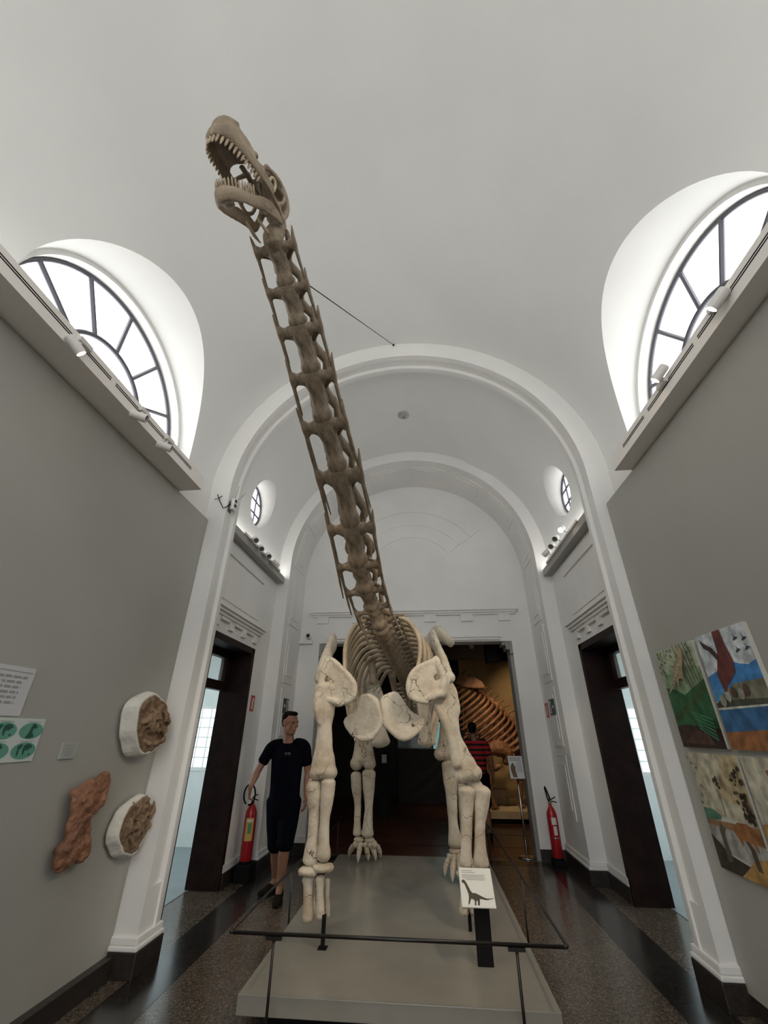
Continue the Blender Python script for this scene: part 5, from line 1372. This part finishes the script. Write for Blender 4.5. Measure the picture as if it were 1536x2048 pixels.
# flying reptile over the sea
sh = painting(2.63, 3.112, 1.417, 2.085, 'painting of a maroon flying reptile over a blue sea')
sh('sky', [(0, .58), (1, .58), (1, 1), (0, 1)], (.58, .62, .64)); sh('hills', [(0, .45), (1, .5), (1, .69), (.85, .66), (.7, .68), (.55, .72), (.4, .68), (.25, .66), (0, .62)], (.05, .22, .50))
sh('far_sea', [(0, .40), (1, .40), (1, .5), (0, .5)], (.08, .30, .55)); sh('rocks', [(.08, .38), (.2, .44), (.35, .50), (.45, .53), (1, .54), (1, .36), (.05, .34)], (.20, .19, .13)); sh('shore', [(0, .33), (1, .33), (1, .39), (.4, .40), (.1, .41), (0, .38)], (.06, .065, .045))
sh('water', [(0, .12), (1, .12), (1, .33), (0, .34)], (.035, .13, .28)); sh('sand', [(0, 0), (1, 0), (1, .16), (0, .14)], (.30, .12, .04)); sh('foam', [(0, .325), (1, .33), (1, .345), (0, .345)], (.55, .55, .48))
sh('wing', [(.40, 1), (.56, 1), (.57, .88), (.62, .72), (.58, .62), (.48, .57), (.34, .52), (.28, .42), (.25, .40), (.25, .52), (.22, .62), (.30, .72), (.38, .82)], (.13, .030, .025)); sh('neck', [(.38, .78), (.30, .86), (.14, .93), (.08, .97), (.12, .88), (.22, .84), (.33, .74)], (.05, .03, .03))
for i, (a, c) in enumerate(((.80, .90), (.78, .80), (.95, .88), (.95, .80))): sh('bird', [(a - .04, c + .04), (a, c), (a + .05, c - .01), (a - .01, c - .025), (a - .06, c - .03), (a - .015, c)], (.03, .04, .06))
for i, (a, c) in enumerate(((.30, .43), (.42, .46), (.55, .44), (.66, .47), (.18, .40))): sh('rock', blob(a, c, .06, 8, .8, 60 + i), ((.30, .29, .24), (.10, .05, .035))[i % 2])
# savanna
sh = painting(3.11, 3.632, .74, 1.385, 'pale savanna painting with dark trees and brown animals')
sh('sky', [(0, .45), (1, .45), (1, 1), (0, 1)], (.50, .46, .33)); sh('dusk', [(.4, .62), (1, .55), (1, 1), (.7, 1)], (.48, .38, .22)); sh('grass', [(0, .40), (.3, .42), (.35, .46), (.2, .5), (0, .5)], (.07, .18, .11)); sh('earth', [(0, .30), (1, .25), (1, .44), (.5, .42), (0, .40)], (.28, .15, .06))
sh('pond', [(0, .18), (1, .1), (1, .30), (.5, .36), (0, .36)], (.34, .33, .30)); sh('bank', [(0, 0), (1, 0), (1, .2), (.7, .1), (.3, .14), (0, .28)], (.035, .026, .016)); sh('mud', [(.4, .0), (1, .0), (1, .22), (.75, .18), (.5, .05)], (.42, .24, .07))
sh('reed', [(.22, .08), (.32, .10), (.30, .30), (.36, .36), (.26, .40), (.22, .34)], (.09, .085, .055)); sh('reed', [(.74, .1), (.82, .1), (.80, .24), (.70, .38), (.62, .36), (.72, .25)], (.09, .065, .04))
sh('rhino', [(.5, .36), (.62, .44), (.8, .45), (.95, .40), (.97, .30), (.88, .31), (.86, .24), (.80, .3), (.64, .31), (.6, .25), (.56, .31)], (.30, .12, .04))
random.seed(77); _sp = [(random.gauss(.90, .055), random.uniform(.44, .90), random.uniform(.014, .034)) for _ in range(46)]
for i, (a, c, r) in enumerate(_sp): sh('dark_foliage', blob(min(a + (.9 - c) * .06, .975), c, r, 8, .8, 130 + i), (.040, .025, .012))
random.seed(78); _t = [(random.gauss(.52, .03), random.gauss(.75, .028), random.uniform(.012, .026)) for _ in range(16)]
for i, (a, c, r) in enumerate(_t): sh('tree_leaves', blob(a, c, r, 8, .7, 240 + i), (.055, .035, .015))
sh('stem', [(.525, .70), (.54, .70), (.55, .48), (.535, .48)], (.12, .10, .06))
for i, (a, c) in enumerate(((.05, .95), (.12, .9), (.2, .86), (.16, .62), (.12, .55), (.2, .7))): sh('twig', blob(a, c, .03, 7, .5, 50 + i), (.22, .20, .13))
# golden painting, cut by the frame
sh = painting(2.56, 3.075, .74, 1.385, 'golden painting with a tall brown shape, beside the savanna painting')
sh('sky', [(0, .45), (1, .45), (1, 1), (0, 1)], (.52, .48, .36)); sh('ground', [(0, 0), (1, 0), (1, .5), (.5, .55), (0, .48)], (.45, .26, .06)); sh('figure', [(.35, .9), (.5, .93), (.55, .8), (.62, .5), (.8, .3), (.72, .28), (.5, .45), (.45, .7)], (.22, .12, .05)); sh('shade', [(0, 0), (.3, 0), (.25, .14), (0, .2)], (.05, .03, .015))

# ---- sign stand in the opening
sx = 1.30
ss_ = empty('sign_stand', (sx, 7.36, 0)); tag(ss_, 'steel sign stand with a white printed panel in opening', 'sign stand')
obj('foot', MB().lathe([(.13, 0), (.13, .008), (.10, .014), (.02, .018)], 28, Matrix.Translation((sx, 7.36, .002))), M_STEEL, ss_, True)
obj('pole', MB().tube([(sx, 7.36, .01), (sx, 7.36, .98)], .016, 14), M_STEEL, ss_, True)
c0, c1, c2, c3 = aty(1015, 1512, 7.36), aty(1043, 1514, 7.36), aty(1049, 1559, 7.30), aty(1020, 1557, 7.30)
c1.z = c0.z; c2.z = c3.z; c3.x = c0.x; c2.x = c1.x
pn = obj('panel', MB().prism([c0, c1, c2, c3], (0, .012, 0)), mat('panel_white', (.66, .67, .67), .4), ss_)
def onp(pts): return [c0 + (c1 - c0) * a + (c3 - c0) * c + Vector((0, -.0015, 0)) for a, c in pts]
flat('photo', onp([(.08, .52), (.2, .34), (.3, .3), (.45, .5), (.42, .62), (.5, .95), (.2, .95), (.12, .72)]), mat('sepia_print', (.16, .09, .05), .6), pn)
for k in range(2): flat('text_line', onp([(.06, .07 + k * .09), (.9, .07 + k * .09), (.9, .12 + k * .09), (.06, .12 + k * .09)]), M_TXT2, pn)
for k in range(6): flat('text_line', onp([(.5, .28 + k * .08), (.92, .28 + k * .08), (.92, .31 + k * .08), (.5, .31 + k * .08)]), M_TXT2, pn)

# ---- amber skeleton on its own lit platform in the dark room
ap = empty('rear_platform', (2.2, 10.4, 0)); tag(ap, 'low sand coloured platform under the amber skeleton', 'platform')
obj('deck', MB().box(1.02, 3.9, 9.72, 11.6, .08, .20), mat('sand_deck', (.50, .36, .18), .6, var=.1), ap, bevel=.005)
obj('base', MB().box(1.1, 3.8, 9.85, 11.5, .002, .08), M_BLACK, ap)
rk = empty('amber_skeleton', (1.6, 10.4, .2)); tag(rk, 'amber brown quadruped skeleton on sand coloured platform in dark room', 'skeleton')
YK = 10.3
sp_ = [aty(u, v, YK) for u, v in ((912, 1352), (938, 1366), (962, 1385), (985, 1402), (1008, 1424), (1030, 1448), (1052, 1478), (1072, 1512))]
def along(t):
    x = t * (len(sp_) - 1); i = min(int(x), len(sp_) - 2); return sp_[i].lerp(sp_[i + 1], x - i)
for i in range(16):
    t = (i + .3) / 16; p = along(t); q = along(min(1, t + .05)); d = (q - p).normalized(); up_ = Vector((-d.z, 0, d.x)); 
    if up_.z < 0: up_ = -up_
    b = MB().bone([p, p + d * .085], [.06, .06], 8).bone([p + d * .04, p + d * .06 + up_ * .10, p + d * .10 + up_ * .19], [(.025, .045), (.02, .04), (.025, .045)], 8)
    organic('vertebra', b, M_REAR, rk, .016, 1)
for i in range(16):
    t = .08 + .80 * i / 16; p = along(t)
    for side_ in (-1, 1):
        yy = YK + side_ * .28
        ln = .55 + .38 * math.sin(math.pi * (i + .5) / 16)
        e0 = p + Vector((0, side_ * .10, -.02)); e1 = p + Vector((-.10, side_ * .30, -.15)); e2 = p + Vector((-.36 * ln / .8, side_ * .34, -.42 * ln)); e3 = p + Vector((-.62 * ln / .8, side_ * .22, -.62 * ln))
        organic('rib', MB().bone([e0, e1, e2, e3], [.028, .033, .033, .020], 8, sub=4), M_REAR, rk, .014, 1)
organic('shoulder_blade', fill_plate([aty(u, v, YK - .4) for u, v in ((908, 1366), (918, 1349), (942, 1350), (964, 1362), (972, 1376), (950, 1377), (925, 1374))], [], (0, .05, 0)), M_REAR, rk, .014, 3)
organic('pelvis', MB().bone([aty(978, 1500, 9.95), aty(995, 1496, 9.95), aty(1014, 1506, 9.95), aty(1012, 1526, 9.95)], [.09, .16, .13, .07], 12, sub=4).bone([aty(978, 1512, 9.95), aty(985, 1535, 9.95), aty(1000, 1532, 9.95)], [.08, .07, .05], 10), M_REAR, rk, .016, 2, rough=.01)
for (u0, v0, u1, v1, u2, v2, yy) in ((984, 1530, 978, 1570, 988, 1606, 9.95), (1035, 1500, 1040, 1560, 1042, 1608, 10.2), (936, 1400, 930, 1500, 940, 1600, 10.6)):
    p0, p1, p2 = aty(u0, v0, yy), aty(u1, v1, yy), aty(u2, v2, yy); p2.z = .26
    organic('leg_bone', MB().bone([p0, p0.lerp(p1, .5), p1], [.085, .05, .075], 10, sub=4), M_REAR, rk, .014, 2)
    organic('leg_bone', MB().bone([p1 - Vector((0, 0, .03)), p1.lerp(p2, .5), p2], [.07, .042, .06], 10, sub=4), M_REAR, rk, .014, 2)
    for k in range(3): organic('toe', MB().bone([p2, p2 + Vector((-.06 + .06 * k, -.14, -.03))], [.03, .02], 8), M_REAR, rk, .012, 1)
organic('breast_bone', MB().bone([aty(938, 1432, 10.1), aty(955, 1465, 10.1), aty(980, 1492, 10.0)], [.03, .035, .03], 8), M_REAR, rk, .014, 1)
bx2 = obj('specimen_crate', MB().box(1.22, 1.62, 10.55, 10.9, .20, .46), mat('crate_board', (.30, .18, .09), .8, var=.2), None, bevel=.01); tag(bx2, 'brown crate on the sand coloured platform', 'crate')
pw_ = Vector((3.3, 10.6, RZ - .18))  # extra lamp, added to brighten the ochre wall
spotlight(pw_, Vector((2.9, 13.0, 2.0)) - pw_, (3.3, 10.6, RZ - .02), True, 'added spotlight washing the ochre back wall of dark room', 'spotlights of the dark room', power=40, r=.045, ln=.14)
# two lit spotlights under the dark ceiling
for (u, v, lab, pw) in ((942, 1289, 'small lit spotlight farther inside dark room', 30), (1007, 1287, 'bright lit spotlight near the corner of the opening', 40)):
    p = aty(u, v, 8.6); spotlight(p, Vector((1.6, 10.3, 1.3)) - p, (p.x, p.y, RZ - .02), True, lab, 'spotlights of the dark room', power=pw, r=.045, ln=.14)

# ================================================================ finish the remeshed shapes
bake_organics()
for c, src in globals().get('SHARED', []):
    c.modifiers.clear(); c.data = src.data

for me in [m for m in bpy.data.meshes if m.users == 0]: bpy.data.meshes.remove(me)
